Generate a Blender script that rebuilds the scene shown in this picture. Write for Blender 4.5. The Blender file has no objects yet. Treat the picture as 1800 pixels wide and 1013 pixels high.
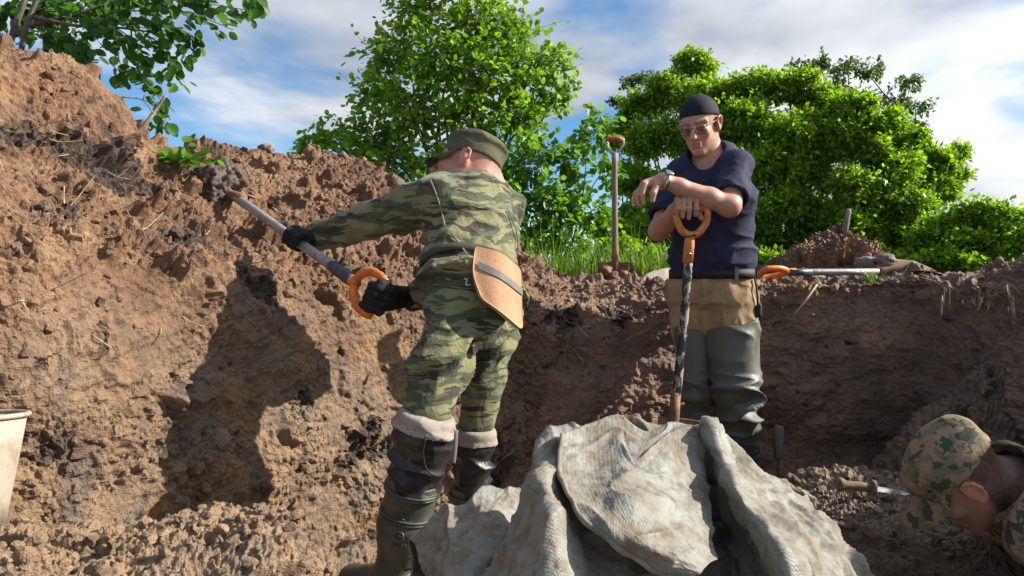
import bpy, math, random
import numpy as np
from mathutils import Vector, Matrix

random.seed(7)
RNG = np.random.default_rng(7)
SC = bpy.context.scene
COL = SC.collection

# ------------------------------------------------------------------ camera
F_PX, CX, HY = 1310.0, 900.0, 490.0        # focal length in photo pixels, horizon row
cam_d = bpy.data.cameras.new('camera')
cam_d.sensor_width = 36.0
cam_d.lens = 36.0 * F_PX / 1800.0
cam_d.shift_y = -(506.5 - HY) / 1800.0
cam_d.clip_start = 0.02
cam_d.clip_end = 3000.0
cam = bpy.data.objects.new('camera', cam_d)
COL.objects.link(cam)
cam.location = (0, 0, 0)
cam.rotation_euler = (math.pi / 2, 0, 0)
SC.camera = cam

def P(px, py, d):
    return np.array([(px - CX) / F_PX * d, d, (HY - py) / F_PX * d])

# ------------------------------------------------------------------ light
SUN_AZ, SUN_EL = math.radians(86), math.radians(31)
S_DIR = Vector((math.sin(SUN_AZ) * math.cos(SUN_EL), math.cos(SUN_AZ) * math.cos(SUN_EL), math.sin(SUN_EL)))
sun_d = bpy.data.lights.new('sun', 'SUN')
sun_d.energy = 5.0
sun_d.angle = math.radians(0.6)
sun_d.color = (1.0, 0.93, 0.82)
sun = bpy.data.objects.new('sun', sun_d)
COL.objects.link(sun)
sun.rotation_euler = (-S_DIR).to_track_quat('-Z', 'Y').to_euler()
sun.location = (8, 3, 8)

W = bpy.data.worlds.new('World')
SC.world = W
W.use_nodes = True
nt = W.node_tree
nt.nodes.clear()
def wn(t, **kw):
    n = nt.nodes.new(t)
    for k, v in kw.items():
        setattr(n, k, v)
    return n
def wmath(op, a, b=None, c=None):
    n = wn('ShaderNodeMath', operation=op)
    for i, v in enumerate((a, b, c)):
        if v is None: continue
        if isinstance(v, (int, float)): n.inputs[i].default_value = v
        else: nt.links.new(v, n.inputs[i])
    return n.outputs[0]
sky = wn('ShaderNodeTexSky', sky_type='NISHITA')
sky.sun_disc = False
sky.sun_elevation = SUN_EL
sky.sun_rotation = SUN_AZ
sky.air_density = 1.0; sky.dust_density = 0.0; sky.ozone_density = 3.0
skys = wn('ShaderNodeVectorMath', operation='SCALE'); skys.inputs[3].default_value = 0.085
hs = wn('ShaderNodeHueSaturation'); hs.inputs['Saturation'].default_value = 1.35
nt.links.new(sky.outputs[0], hs.inputs['Color']); nt.links.new(hs.outputs[0], skys.inputs[0])
tc = wn('ShaderNodeTexCoord')
sep = wn('ShaderNodeSeparateXYZ'); nt.links.new(tc.outputs['Generated'], sep.inputs[0])
zc = wmath('MAXIMUM', sep.outputs[2], 0.0)
den = wmath('ADD', zc, 0.22)
comb = wn('ShaderNodeCombineXYZ')
nt.links.new(wmath('DIVIDE', sep.outputs[0], den), comb.inputs[0])
nt.links.new(wmath('DIVIDE', sep.outputs[1], den), comb.inputs[1])
nA = wn('ShaderNodeTexNoise'); nA.inputs['Scale'].default_value = 0.75; nA.inputs['Detail'].default_value = 6; nA.inputs['Roughness'].default_value = 0.55; nA.inputs['Distortion'].default_value = 0.35
mp = wn('ShaderNodeMapping'); mp.inputs['Location'].default_value = (1.0, 9.0, 0.4)
nt.links.new(comb.outputs[0], mp.inputs[0]); nt.links.new(mp.outputs[0], nA.inputs[0])
nB = wn('ShaderNodeTexNoise'); nB.inputs['Scale'].default_value = 1.1; nB.inputs['Detail'].default_value = 5; nB.inputs['Roughness'].default_value = 0.5; nB.inputs['Distortion'].default_value = 0.3
nt.links.new(mp.outputs[0], nB.inputs[0])
# cloud cover: a front coming in from the right, blue gaps on the left
cov = wmath('MULTIPLY_ADD', comb.outputs[0].node.inputs[0].links[0].from_socket, 0.12, wmath('MULTIPLY_ADD', wmath('SUBTRACT', nB.outputs[0], 0.5), 0.55, nA.outputs[0]))
mr = wn('ShaderNodeMapRange', interpolation_type='SMOOTHSTEP'); mr.inputs[1].default_value = 0.40; mr.inputs[2].default_value = 0.58; mr.inputs[3].default_value = 0.10
nt.links.new(cov, mr.inputs[0])
cr = wn('ShaderNodeValToRGB')
cr.color_ramp.elements[0].position = 0.38; cr.color_ramp.elements[0].color = (0.22, 0.245, 0.29, 1)
cr.color_ramp.elements[1].position = 0.60; cr.color_ramp.elements[1].color = (0.54, 0.56, 0.59, 1)
nt.links.new(nB.outputs[0], cr.inputs[0])
dot = wn('ShaderNodeVectorMath', operation='DOT_PRODUCT'); dot.inputs[1].default_value = S_DIR
nt.links.new(tc.outputs['Generated'], dot.inputs[0])
glow = wmath('MULTIPLY_ADD', wmath('POWER', wmath('MAXIMUM', dot.outputs['Value'], 0.0), 4.0), 1.3, 0.85)
cs = wn('ShaderNodeVectorMath', operation='SCALE'); nt.links.new(cr.outputs[0], cs.inputs[0]); nt.links.new(glow, cs.inputs[3])
mix = wn('ShaderNodeMix', data_type='RGBA')
nt.links.new(mr.outputs[0], mix.inputs[0]); nt.links.new(skys.outputs[0], mix.inputs[6]); nt.links.new(cs.outputs[0], mix.inputs[7])
bg = wn('ShaderNodeBackground'); bg.inputs[1].default_value = 1.0
nt.links.new(mix.outputs[2], bg.inputs[0])
wo = wn('ShaderNodeOutputWorld'); nt.links.new(bg.outputs[0], wo.inputs[0])

SC.view_settings.view_transform = 'Standard'
SC.view_settings.look = 'None'
SC.view_settings.exposure = 0.9
SC.view_settings.gamma = 1.0
SC.cycles.use_denoising = True
SC.cycles.max_bounces = 6
SC.cycles.diffuse_bounces = 3
SC.cycles.glossy_bounces = 2
SC.cycles.transmission_bounces = 4
SC.cycles.transparent_max_bounces = 8
SC.cycles.sample_clamp_indirect = 6.0

# ------------------------------------------------------------------ noise
_gt = np.random.default_rng(3)
GRAD = _gt.normal(size=(256, 3)).astype(np.float32)
GRAD /= np.linalg.norm(GRAD, axis=1)[:, None]
def _hash(ix, iy, iz, seed):
    h = (ix.astype(np.uint32) * np.uint32(374761393) + iy.astype(np.uint32) * np.uint32(668265263)
         + iz.astype(np.uint32) * np.uint32(2147483647 & 1274126177) + np.uint32((seed * 974634777 + 12345) & 0xffffffff))
    h ^= h >> np.uint32(13); h *= np.uint32(1274126177); h ^= h >> np.uint32(16)
    return h
def perlin(p, seed=0):
    p = np.asarray(p, np.float32)
    i = np.floor(p).astype(np.int32); f = p - i
    w = f * f * f * (f * (f * 6 - 15) + 10)
    out = np.zeros(len(p), np.float32)
    for dx in (0, 1):
        wx = w[:, 0] if dx else 1 - w[:, 0]
        for dy in (0, 1):
            wy = w[:, 1] if dy else 1 - w[:, 1]
            for dz in (0, 1):
                wz = w[:, 2] if dz else 1 - w[:, 2]
                g = GRAD[_hash(i[:, 0] + dx, i[:, 1] + dy, i[:, 2] + dz, seed) & np.uint32(255)]
                out += wx * wy * wz * (g[:, 0] * (f[:, 0] - dx) + g[:, 1] * (f[:, 1] - dy) + g[:, 2] * (f[:, 2] - dz))
    return out * 1.5
def fbm(p, oct=4, seed=0, gain=0.5):
    p = np.asarray(p, np.float32); a = 1.0; s = 0
    for k in range(oct):
        s = s + a * perlin(p * (2.03 ** k) + 17.3 * k, seed + k); a *= gain
    return s
def worley(p, seed=0):
    p = np.asarray(p, np.float32)
    i = np.floor(p).astype(np.int32); f = p - i
    f1 = np.full(len(p), 9.0, np.float32); f2 = f1.copy(); idv = np.zeros(len(p), np.float32)
    for dx in (-1, 0, 1):
        for dy in (-1, 0, 1):
            for dz in (-1, 0, 1):
                h = _hash(i[:, 0] + dx, i[:, 1] + dy, i[:, 2] + dz, seed)
                a = (h & np.uint32(1023)).astype(np.float32) / 1023; b = ((h >> np.uint32(10)) & np.uint32(1023)).astype(np.float32) / 1023
                c = ((h >> np.uint32(20)) & np.uint32(1023)).astype(np.float32) / 1023
                d = (dx + a - f[:, 0]) ** 2 + (dy + b - f[:, 1]) ** 2 + (dz + c - f[:, 2]) ** 2
                m = d < f1
                f2 = np.where(m, f1, np.minimum(f2, d)); idv = np.where(m, a, idv); f1 = np.where(m, d, f1)
    return np.sqrt(f1), np.sqrt(f2), idv
def chunks(p, seed=0, tilt=0.9):
    """broken-earth relief: every cell is a facet with its own tilt and height"""
    p = np.asarray(p, np.float32)
    i = np.floor(p).astype(np.int32); f = p - i
    f1 = np.full(len(p), 9.0, np.float32); val = np.zeros(len(p), np.float32); idv = val.copy()
    for dx in (-1, 0, 1):
        for dy in (-1, 0, 1):
            for dz in (-1, 0, 1):
                h = _hash(i[:, 0] + dx, i[:, 1] + dy, i[:, 2] + dz, seed)
                a = (h & np.uint32(1023)).astype(np.float32) / 1023; b = ((h >> np.uint32(10)) & np.uint32(1023)).astype(np.float32) / 1023
                c = ((h >> np.uint32(20)) & np.uint32(1023)).astype(np.float32) / 1023
                ex, ey, ez = f[:, 0] - dx - a, f[:, 1] - dy - b, f[:, 2] - dz - c
                d = ex * ex + ey * ey + ez * ez
                m = d < f1
                g = GRAD[(h >> np.uint32(5)) & np.uint32(255)]
                v = tilt * (g[:, 0] * ex + g[:, 1] * ey + g[:, 2] * ez) + (b - 0.5) * 0.9
                val = np.where(m, v, val); idv = np.where(m, a, idv); f1 = np.where(m, d, f1)
    return val - 0.35 * f1, idv
def sstep(a, b, x):
    t = np.clip((x - a) / (b - a), 0, 1)
    return t * t * (3 - 2 * t)

# ------------------------------------------------------------------ meshes
def mesh_data(name, verts, faces, mats, smooth=True, cols=None, fmat=None):
    """faces: (N,3) or (N,4) int array, or list of such arrays"""
    me = bpy.data.meshes.new(name)
    verts = np.asarray(verts, np.float32)
    fl = faces if isinstance(faces, list) else [faces]
    fl = [np.asarray(f, np.int32) for f in fl if len(f)]
    me.vertices.add(len(verts)); me.vertices.foreach_set('co', verts.ravel())
    nl = sum(f.size for f in fl); npoly = sum(len(f) for f in fl)
    me.loops.add(nl); me.loops.foreach_set('vertex_index', np.concatenate([f.ravel() for f in fl]))
    me.polygons.add(npoly)
    tot = np.concatenate([np.full(len(f), f.shape[1], np.int32) for f in fl])
    st = np.concatenate([[0], np.cumsum(tot)[:-1]]).astype(np.int32)
    me.polygons.foreach_set('loop_start', st); me.polygons.foreach_set('loop_total', tot)
    me.polygons.foreach_set('use_smooth', np.full(npoly, smooth, bool))
    if fmat is not None: me.polygons.foreach_set('material_index', np.asarray(fmat, np.int32))
    for m in (mats if isinstance(mats, (list, tuple)) else [mats]): me.materials.append(m)
    if cols:
        for k, v in cols.items():
            v = np.asarray(v, np.float32)
            if v.ndim == 1:
                a = me.attributes.new(k, 'FLOAT', 'POINT'); a.data.foreach_set('value', v)
            else:
                if v.shape[1] == 3: v = np.concatenate([v, np.ones((len(v), 1), np.float32)], 1)
                a = me.attributes.new(k, 'FLOAT_COLOR', 'POINT'); a.data.foreach_set('color', v.ravel())
    me.update(calc_edges=True)
    return me
def obj(name, me, parent=None, loc=None):
    o = bpy.data.objects.new(name, me); COL.objects.link(o)
    if parent is not None: o.parent = parent
    if loc is not None: o.location = loc
    return o
def tag(o, label=None, cat=None, group=None, kind=None):
    if label: o['label'] = label
    if cat: o['category'] = cat
    if group: o['group'] = group
    if kind: o['kind'] = kind
    return o
def thing(name, base, label, cat, group=None):
    o = bpy.data.objects.new(name, None); COL.objects.link(o)
    o.empty_display_size = 0.1
    o.location = base
    return tag(o, label, cat, group)
def part(name, verts, faces, mat, root, smooth=True, cols=None, under=None, fmat=None, label=None):
    """a mesh in world coordinates hung under an Empty root (or under a part of it)"""
    b = np.array(root.location)
    o = obj(name, mesh_data(name, np.asarray(verts) - b, faces, mat, smooth, cols, fmat), under or root)
    if label: o['label'] = label
    return o

def nrm(v):
    v = np.asarray(v, float); return v / (np.linalg.norm(v) + 1e-12)
def frame(u, hint=(0, 0, 1)):
    u = nrm(u); s = np.cross(u, hint)
    if np.linalg.norm(s) < 1e-3: s = np.cross(u, (1, 0, 0))
    s = nrm(s); return u, s, np.cross(s, u)
def catmull(pts, n):
    """smooth curve through pts, n samples per segment"""
    p = np.asarray(pts, float); q = np.vstack([2 * p[0] - p[1], p, 2 * p[-1] - p[-2]])
    out = []
    for i in range(len(p) - 1):
        a, b, c, d = q[i:i + 4]
        t = np.linspace(0, 1, n, endpoint=False)[:, None]
        out.append(0.5 * (2 * b + (c - a) * t + (2 * a - 5 * b + 4 * c - d) * t ** 2 + (3 * b - a - 3 * c + d) * t ** 3))
    out.append(p[-1:])
    return np.vstack(out)
def tube(pts, rad, sides=10, cap=True, flat=None, hint=(0, 0, 1)):
    """swept tube; rad scalar or per-point; flat=(side scale, up scale)"""
    p = np.asarray(pts, float); n = len(p)
    r = np.broadcast_to(np.asarray(rad, float), (n,))
    t = np.gradient(p, axis=0); t /= np.linalg.norm(t, axis=1)[:, None] + 1e-12
    _, s, w = frame(t[0], hint)
    V = []
    a = np.linspace(0, 2 * np.pi, sides, endpoint=False)
    fs, fu = flat or (1, 1)
    for i in range(n):
        s = nrm(s - t[i] * np.dot(s, t[i])); w = np.cross(s, t[i])
        V.append(p[i] + r[i] * (np.cos(a)[:, None] * s * fs + np.sin(a)[:, None] * w * fu))
    V = np.vstack(V)
    i, j = np.meshgrid(np.arange(n - 1), np.arange(sides), indexing='ij'); i = i.ravel(); j = j.ravel(); k = (j + 1) % sides
    Fq = np.stack([i * sides + j, i * sides + k, (i + 1) * sides + k, (i + 1) * sides + j], 1)
    Ft = []
    if cap:
        V = np.vstack([V, p[:1], p[-1:]]); c0, c1 = n * sides, n * sides + 1
        j = np.arange(sides); k = (j + 1) % sides
        Ft = np.vstack([np.stack([k, j, np.full(sides, c0)], 1), np.stack([(n - 1) * sides + j, (n - 1) * sides + k, np.full(sides, c1)], 1)])
    return V, [Fq, Ft] if cap else [Fq]
def join(lst):
    V, Q, T = [], [], []; o = 0
    for v, f in lst:
        for a in (f if isinstance(f, list) else [f]):
            a = np.asarray(a)
            if len(a) == 0: continue
            (Q if a.shape[1] == 4 else T).append(a + o)
        V.append(v); o += len(v)
    r = []
    if Q: r.append(np.vstack(Q))
    if T: r.append(np.vstack(T))
    return np.vstack(V), r
def lathe(c, axis, prof, sides=24, hint=(0, 0, 1)):
    """prof: list of (distance along axis, radius)"""
    u, s, w = frame(axis, hint)
    a = np.linspace(0, 2 * np.pi, sides, endpoint=False)
    V = np.vstack([np.asarray(c) + u * h + r * (np.cos(a)[:, None] * s + np.sin(a)[:, None] * w) for h, r in prof])
    n = len(prof)
    i, j = np.meshgrid(np.arange(n - 1), np.arange(sides), indexing='ij'); i = i.ravel(); j = j.ravel(); k = (j + 1) % sides
    return V, [np.stack([i * sides + j, (i + 1) * sides + j, (i + 1) * sides + k, i * sides + k], 1)]
def grid_faces(nu, nv):
    i, j = np.meshgrid(np.arange(nu - 1), np.arange(nv - 1), indexing='ij'); i = i.ravel(); j = j.ravel()
    return np.stack([i * nv + j, (i + 1) * nv + j, (i + 1) * nv + j + 1, i * nv + j + 1], 1)
def vnormals(V, faces):
    N = np.zeros_like(V)
    for f in (faces if isinstance(faces, list) else [faces]):
        f = np.asarray(f)
        if len(f) == 0: continue
        n = np.cross(V[f[:, 2]] - V[f[:, 0]], V[f[:, -1]] - V[f[:, 1]]) if f.shape[1] == 4 else np.cross(V[f[:, 1]] - V[f[:, 0]], V[f[:, 2]] - V[f[:, 0]])
        for k in range(f.shape[1]):
            for c in range(3): N[:, c] += np.bincount(f[:, k], n[:, c], len(V))
    return N / (np.linalg.norm(N, axis=1)[:, None] + 1e-12)
def patch(ctrl, us, vs):
    """Catmull-Rom surface through ctrl[nu,nv,c]; us, vs = samples per segment"""
    A = np.stack([catmull(ctrl[:, j], us) if np.isscalar(us) else catmull_var(ctrl[:, j], us) for j in range(ctrl.shape[1])], 1)
    B = np.stack([catmull(A[i], vs) if np.isscalar(vs) else catmull_var(A[i], vs) for i in range(A.shape[0])], 0)
    return B
def catmull_var(p, ns):
    p = np.asarray(p, float); q = np.vstack([2 * p[0] - p[1], p, 2 * p[-1] - p[-2]]); out = []
    for i, n in enumerate(ns):
        a, b, c, d = q[i:i + 4]; t = np.linspace(0, 1, n, endpoint=False)[:, None]
        out.append(0.5 * (2 * b + (c - a) * t + (2 * a - 5 * b + 4 * c - d) * t ** 2 + (3 * b - a - 3 * c + d) * t ** 3))
    out.append(p[-1:]); return np.vstack(out)

# ------------------------------------------------------------------ materials
class NT:
    def __init__(s, name):
        s.m = bpy.data.materials.new(name); s.m.use_nodes = True
        s.t = s.m.node_tree; s.b = s.t.nodes['Principled BSDF']; s.out = s.t.nodes['Material Output']
    def n(s, ty, **kw):
        x = s.t.nodes.new(ty)
        for k, v in kw.items(): setattr(x, k, v)
        return x
    def l(s, a, b): s.t.links.new(a, b)
    def set(s, **kw):
        for k, v in kw.items():
            i = s.b.inputs[k.replace('_', ' ')]
            if hasattr(v, 'is_output'): s.l(v, i)
            else: i.default_value = v
        return s
    def coord(s, scale=(1, 1, 1), kind='Object', rot=(0, 0, 0)):
        c = s.n('ShaderNodeTexCoord'); m = s.n('ShaderNodeMapping'); m.inputs['Scale'].default_value = scale; m.inputs['Rotation'].default_value = rot
        s.l(c.outputs[kind], m.inputs[0]); return m.outputs[0]
    def noise(s, scale, detail=4, rough=0.55, vec=None, dist=0.0):
        x = s.n('ShaderNodeTexNoise'); x.inputs['Scale'].default_value = scale; x.inputs['Detail'].default_value = detail
        x.inputs['Roughness'].default_value = rough; x.inputs['Distortion'].default_value = dist
        s.l(vec if vec is not None else s.coord(), x.inputs[0]); return x.outputs[0]
    def ramp(s, fac, stops, const=False):
        r = s.n('ShaderNodeValToRGB'); e = r.color_ramp.elements
        if const: r.color_ramp.interpolation = 'CONSTANT'
        while len(e) < len(stops): e.new(0.5)
        for x, (p, c) in zip(e, stops):
            x.position = p; x.color = tuple(c) + (1,) if len(c) == 3 else c
        s.l(fac, r.inputs[0]); return r.outputs[0]
    def mix(s, f, a, b, mode='MIX'):
        x = s.n('ShaderNodeMix', data_type='RGBA', blend_type=mode)
        for i, v in ((0, f), (6, a), (7, b)):
            if hasattr(v, 'is_output'): s.l(v, x.inputs[i])
            elif i == 0: x.inputs[0].default_value = v
            else: x.inputs[i].default_value = tuple(v) + (1,) if len(v) == 3 else v
        return x.outputs[2]
    def math(s, op, a, b=0.0, clamp=False):
        x = s.n('ShaderNodeMath', operation=op, use_clamp=clamp)
        for i, v in enumerate((a, b)):
            if hasattr(v, 'is_output'): s.l(v, x.inputs[i])
            else: x.inputs[i].default_value = v
        return x.outputs[0]
    def attr(s, name, out='Color'):
        a = s.n('ShaderNodeAttribute', attribute_name=name); return a.outputs[out]
    def bump(s, h, strength=0.5, dist=0.01, prev=None):
        b = s.n('ShaderNodeBump'); b.inputs['Strength'].default_value = strength; b.inputs['Distance'].default_value = dist
        s.l(h, b.inputs['Height'])
        if prev is not None: s.l(prev, b.inputs['Normal'])
        return b.outputs[0]

def soil_mat(name, bump=0.6):
    m = NT(name)
    c = m.coord()
    base = m.attr('soil')
    n1 = m.noise(9, 6, 0.6, c); n2 = m.noise(55, 5, 0.65, c); n3 = m.noise(210, 4, 0.6, c)
    col = m.mix(0.85, base, m.ramp(n1, [(0.3, (0.62, 0.6, 0.58)), (0.5, (1, 1, 1)), (0.72, (1.28, 1.2, 1.08))]), 'MULTIPLY')
    col = m.mix(0.75, col, m.ramp(n2, [(0.28, (0.55, 0.52, 0.5)), (0.5, (1, 1, 1)), (0.7, (1.22, 1.2, 1.15))]), 'MULTIPLY')
    m.set(Base_Color=col, Roughness=m.ramp(n1, [(0.35, (0.42,) * 3), (0.6, (0.85,) * 3)]))
    m.b.inputs['Specular IOR Level'].default_value = 0.4
    b1 = m.bump(n2, bump, 0.03); b2 = m.bump(n3, bump, 0.010, b1)
    m.set(Normal=b2)
    return m.m
M = {}
M['soil'] = soil_mat('soil')
# ------------------------------------------------------------------ the pit and its banks
FLOOR = -0.97
def wp(x, y, z): return np.array([x, y, z], float)
def colm(px, foot, rim, s1, crest, w=None, fz=FLOOR):
    """foot: distance of the wall foot; rim/s1/crest: (py, d)"""
    k = (px - CX) / F_PX
    ft = wp(k * foot, foot, fz); rm = P(px, rim[0], rim[1]); 
    wl = ft * 0.5 + rm * 0.5 if w is None else P(px, w[0], w[1])
    wl = wl + np.array([0, 0.02, 0])
    s = P(px, *s1); c = P(px, *crest)
    inw = ft * 0.72; inw[2] = fz - 0.02
    out = (c - rm); out[2] = 0; out = nrm(out) if np.linalg.norm(out) > 0.05 else np.array([0, 1, 0])
    bk = c + out * 0.7; bk[2] = max(c[2] * 0.45, -0.03); fr = c + out * 1.9; fr[2] = -0.06
    return [inw, ft, wl, rm, s, c, bk, fr]
cols = [
 [wp(-.7, .1, -1), wp(-1.5, .1, -1), wp(-1.65, .1, -.5), wp(-1.8, .15, 0), wp(-2.25, .4, .5), wp(-2.9, .5, .95), wp(-3.6, .6, .5), wp(-5, .8, 0)],
 [wp(-.7, .8, -1), wp(-1.3, 1.0, -1), wp(-1.45, 1.08, -.5), wp(-1.62, 1.2, 0), wp(-1.95, 1.5, .42), wp(-2.4, 1.9, .92), wp(-3.2, 2.4, .5), wp(-4.6, 3.2, 0)],
 colm(0, 1.50, (490, 1.69), (290, 2.10), (76, 2.5)),
 colm(130, 1.64, (490, 1.85), (300, 2.30), (124, 2.72)),
 colm(262, 1.84, (490, 2.06), (360, 2.52), (248, 3.0)),
 colm(340, 1.97, (490, 2.20), (380, 2.66), (268, 3.2)),
 colm(430, 2.15, (490, 2.40), (392, 2.86), (264, 3.4)),
 colm(520, 2.34, (490, 2.60), (392, 3.04), (268, 3.55)),
 colm(600, 2.50, (490, 2.76), (392, 3.18), (276, 3.62)),
 colm(690, 2.68, (495, 2.94), (415, 3.30), (318, 3.7)),
 colm(760, 2.82, (500, 3.06), (435, 3.40), (366, 3.76)),
 colm(850, 2.98, (510, 3.18), (472, 3.50), (414, 3.8)),
 colm(920, 3.12, (530, 3.28), (490, 3.56), (446, 3.85)),
 colm(965, 3.2, (560, 3.33), (525, 3.6), (490, 3.95)),
 colm(1050, 3.28, (562, 3.4), (527, 3.65), (494, 3.95)),
 colm(1150, 3.34, (556, 3.45), (525, 3.65), (494, 3.9)),
 colm(1250, 3.4, (535, 3.5), (512, 3.62), (494, 3.85)),
 colm(1350, 3.46, (518, 3.51), (505, 3.58), (494, 3.8)),
 colm(1500, 3.47, (510, 3.52), (500, 3.58), (489, 3.75)),
 colm(1620, 3.42, (508, 3.49), (498, 3.55), (486, 3.75)),
 colm(1720, 3.1, (545, 3.3), (510, 3.4), (487, 3.6)),
 colm(1800, 2.75, (530, 3.05), (492, 3.2), (466, 3.4)),
 [wp(1.2, 1.8, -1), wp(1.9, 2.0, -.97), wp(2.05, 2.15, -.5), wp(2.2, 2.3, -.08), wp(2.4, 2.4, .06), wp(2.7, 2.55, .14), wp(3.3, 2.8, .0), wp(4.5, 3.4, -.06)],
 [wp(1.1, 1.3, -1), wp(1.82, 1.5, -.97), wp(1.97, 1.52, -.5), wp(2.1, 1.55, .02), wp(2.32, 1.56, .34), wp(2.65, 1.58, .60), wp(3.3, 1.6, .3), wp(4.5, 2.0, -.06)],  # this column and the next: unseen bank, raised to shade the kneeling man
 [wp(.9, .6, -1), wp(1.7, .8, -.97), wp(1.85, .8, -.5), wp(2.0, .8, .0), wp(2.3, .8, .34), wp(2.6, .8, .62), wp(3.3, .8, .3), wp(4.5, .8, -.06)],
]
CT = np.array(cols)
cu = [24, 50, 52, 48, 32, 36, 40, 42, 46, 44, 46, 42, 28, 36, 40, 36, 36, 50, 40, 40, 40, 36, 24, 16]
cv = [20, 100, 100, 105, 105, 26, 12]
TG = patch(CT, cu, cv)
NU, NV = TG.shape[:2]
TV = TG.reshape(-1, 3); TF = grid_faces(NU, NV)[:, ::-1]
TN = vnormals(TV, TF)
# per-vertex parameters
uu = np.concatenate([np.linspace(i, i + 1, n, endpoint=False) for i, n in enumerate(cu)] + [[len(cu)]])
vv = np.concatenate([np.linspace(i, i + 1, n, endpoint=False) for i, n in enumerate(cv)] + [[len(cv)]])
UU = np.repeat(uu, NV); VV = np.tile(vv, NU)
def soil_disp(V, rough, smooth_cut):
    """metres of relief: slumped mass, broken chunks of several sizes, crumbs, holes"""
    d = 0.055 * fbm(V * 2.6, 3, 11)
    wq = np.stack([fbm(V * 14, 3, 5), fbm(V * 14 + 9, 3, 6), fbm(V * 14 - 7, 3, 7)], 1)
    m1 = sstep(-0.2, 0.4, fbm(V * 3.1, 2, 21)); m2 = sstep(-0.35, 0.25, fbm(V * 5.3, 2, 22))
    v1, i1 = chunks(V * np.array([8, 8, 10]) + 0.30 * wq, 1)
    v2, i2 = chunks(V * 18 + 0.42 * wq, 2)
    v3, i3 = chunks(V * 41 + 0.6 * wq[:, ::-1], 3)
    t = np.abs(fbm(V * 23, 4, 9, 0.6))
    hole = -0.055 * sstep(0.36, 0.62, fbm(V * 7.5, 3, 77))
    rough_part = 0.024 * v1 * m1 + 0.015 * v2 * m2 + 0.011 * v3 + 0.0065 * chunks(V * 85 + 0.8 * wq, 4)[0] + 0.016 * (t - .3) + hole + 0.006 * fbm(V * 90, 2, 19)
    scr = 0.014 * fbm(V * np.array([3.5, 3.5, 12]), 3, 31) + 0.006 * fbm(V * 40, 3, 33)
    return d * (0.35 + 0.65 * rough) + rough_part * rough + scr * smooth_cut, i2
rough_c = np.interp(UU, [0, 11, 12.5, 13.5, 14.5, 19, 20, 23], [1, 1, .8, .30, .26, .24, .8, .8])
upper = sstep(2.75, 3.25, VV)
rough = np.maximum(rough_c, 0.75 * upper)
rough *= np.where(UU < 12, 0.72 + 0.35 * sstep(0.1, 0.5, fbm(TV * 2.2, 2, 55) + 0.3) + 0.1 * upper, 1)
rough *= sstep(7, 6.2, VV) * 0.9 + 0.1
dsp, idc = soil_disp(TV, rough, 1 - rough_c)
BASE_TV = TV.copy()
_px = TV[:, 0] / np.maximum(TV[:, 1], .2) * F_PX + CX; _py = HY - TV[:, 2] / np.maximum(TV[:, 1], .2) * F_PX
_ok = (VV > 1) & (VV < 5.05) & (TV[:, 1] > .8)
def on_bank(px, py):
    k = np.argmin(np.where(_ok, (_px - px) ** 2 + (_py - py) ** 2, 1e12)); return k
def blob(px, py, r, sq=(1, 1, 1)):
    q = (BASE_TV - BASE_TV[on_bank(px, py)]) / (np.array(sq) * r)
    return np.exp(-np.sum(q * q, 1))
# scraped, smooth shovel cuts on the lower left wall
cut = sstep(-0.02, 0.28, fbm(TV * np.array([2.4, 2.4, 1.5]) + 4, 2, 91)) * sstep(3.2, 2.6, VV) * sstep(12, 10, UU) * sstep(1.0, 1.6, VV)
cut = np.clip(cut + blob(190, 560, .16) + blob(640, 640, .20) + blob(700, 560, .14) + blob(100, 640, .10) + blob(560, 590, .12) + blob(250, 590, .12) + blob(480, 620, .16), 0, .78)
scratch = .010 * fbm(TV @ np.array([[.8, .5, .3], [-.5, .8, 0], [-.2, -.2, .95]]).T * np.array([5, 5, 30]), 3, 88)
dsp = np.clip(dsp * (1 - 0.90 * cut) + scratch * cut, -.09, .055)
TV = TV + TN * dsp[:, None]
def relax(V, nu, nv, it=1, lam=.5):
    G = V.reshape(nu, nv, 3).copy()
    for _ in range(it):
        A = G.copy(); A[1:-1, 1:-1] = (G[:-2, 1:-1] + G[2:, 1:-1] + G[1:-1, :-2] + G[1:-1, 2:]) / 4; G = G + lam * (A - G)
    return G.reshape(-1, 3)
TV = relax(TV, NU, NV, 1, .5)

# colours of the soil itself
def soil_colour(V, seed=0):
    orange = np.array([.232, .130, .070]); brown = np.array([.175, .093, .050]); ochre = np.array([.32, .20, .105]); tan = np.array([.280, .196, .122])
    grey = np.array([.20, .162, .122])
    a = fbm(V * 2.3, 4, 100 + seed)[:, None]; b = fbm(V * 5.5, 4, 120 + seed)[:, None]; c = fbm(V * 9.0, 3, 140 + seed)[:, None]
    col = orange + (brown - orange) * sstep(-0.1, 0.5, a) + (ochre - orange) * sstep(0.05, 0.55, b) * 0.8
    low = sstep(0.15, -0.55, V[:, 2:3] + 0.25 * a + 0.12 * b)
    dry = tan + (grey - tan) * sstep(0, 0.4, c) + (np.array([.34, .19, .075]) - tan) * .6 * sstep(0.32, 0.6, b + 0.3 * a)
    return col + (dry - col) * low * 0.85
SCOL = soil_colour(TV) * .9
# right-hand cut: subsoil in a separate banded brown
cut_brown_w = np.interp(UU, [0, 11.5, 13, 24], [0, 0, 1, 1])[:, None]
cut_brown = np.array([.225, .145, .100]) * (1 + 0.35 * fbm(TV * np.array([2, 2, 6]), 4, 61)[:, None]) + np.array([.05, .027, .012]) * sstep(.05, .5, fbm(TV * 3.3, 3, 63))[:, None]
SCOL = SCOL + (cut_brown - SCOL) * cut_brown_w * (1 - 0.45 * upper[:, None])
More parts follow.
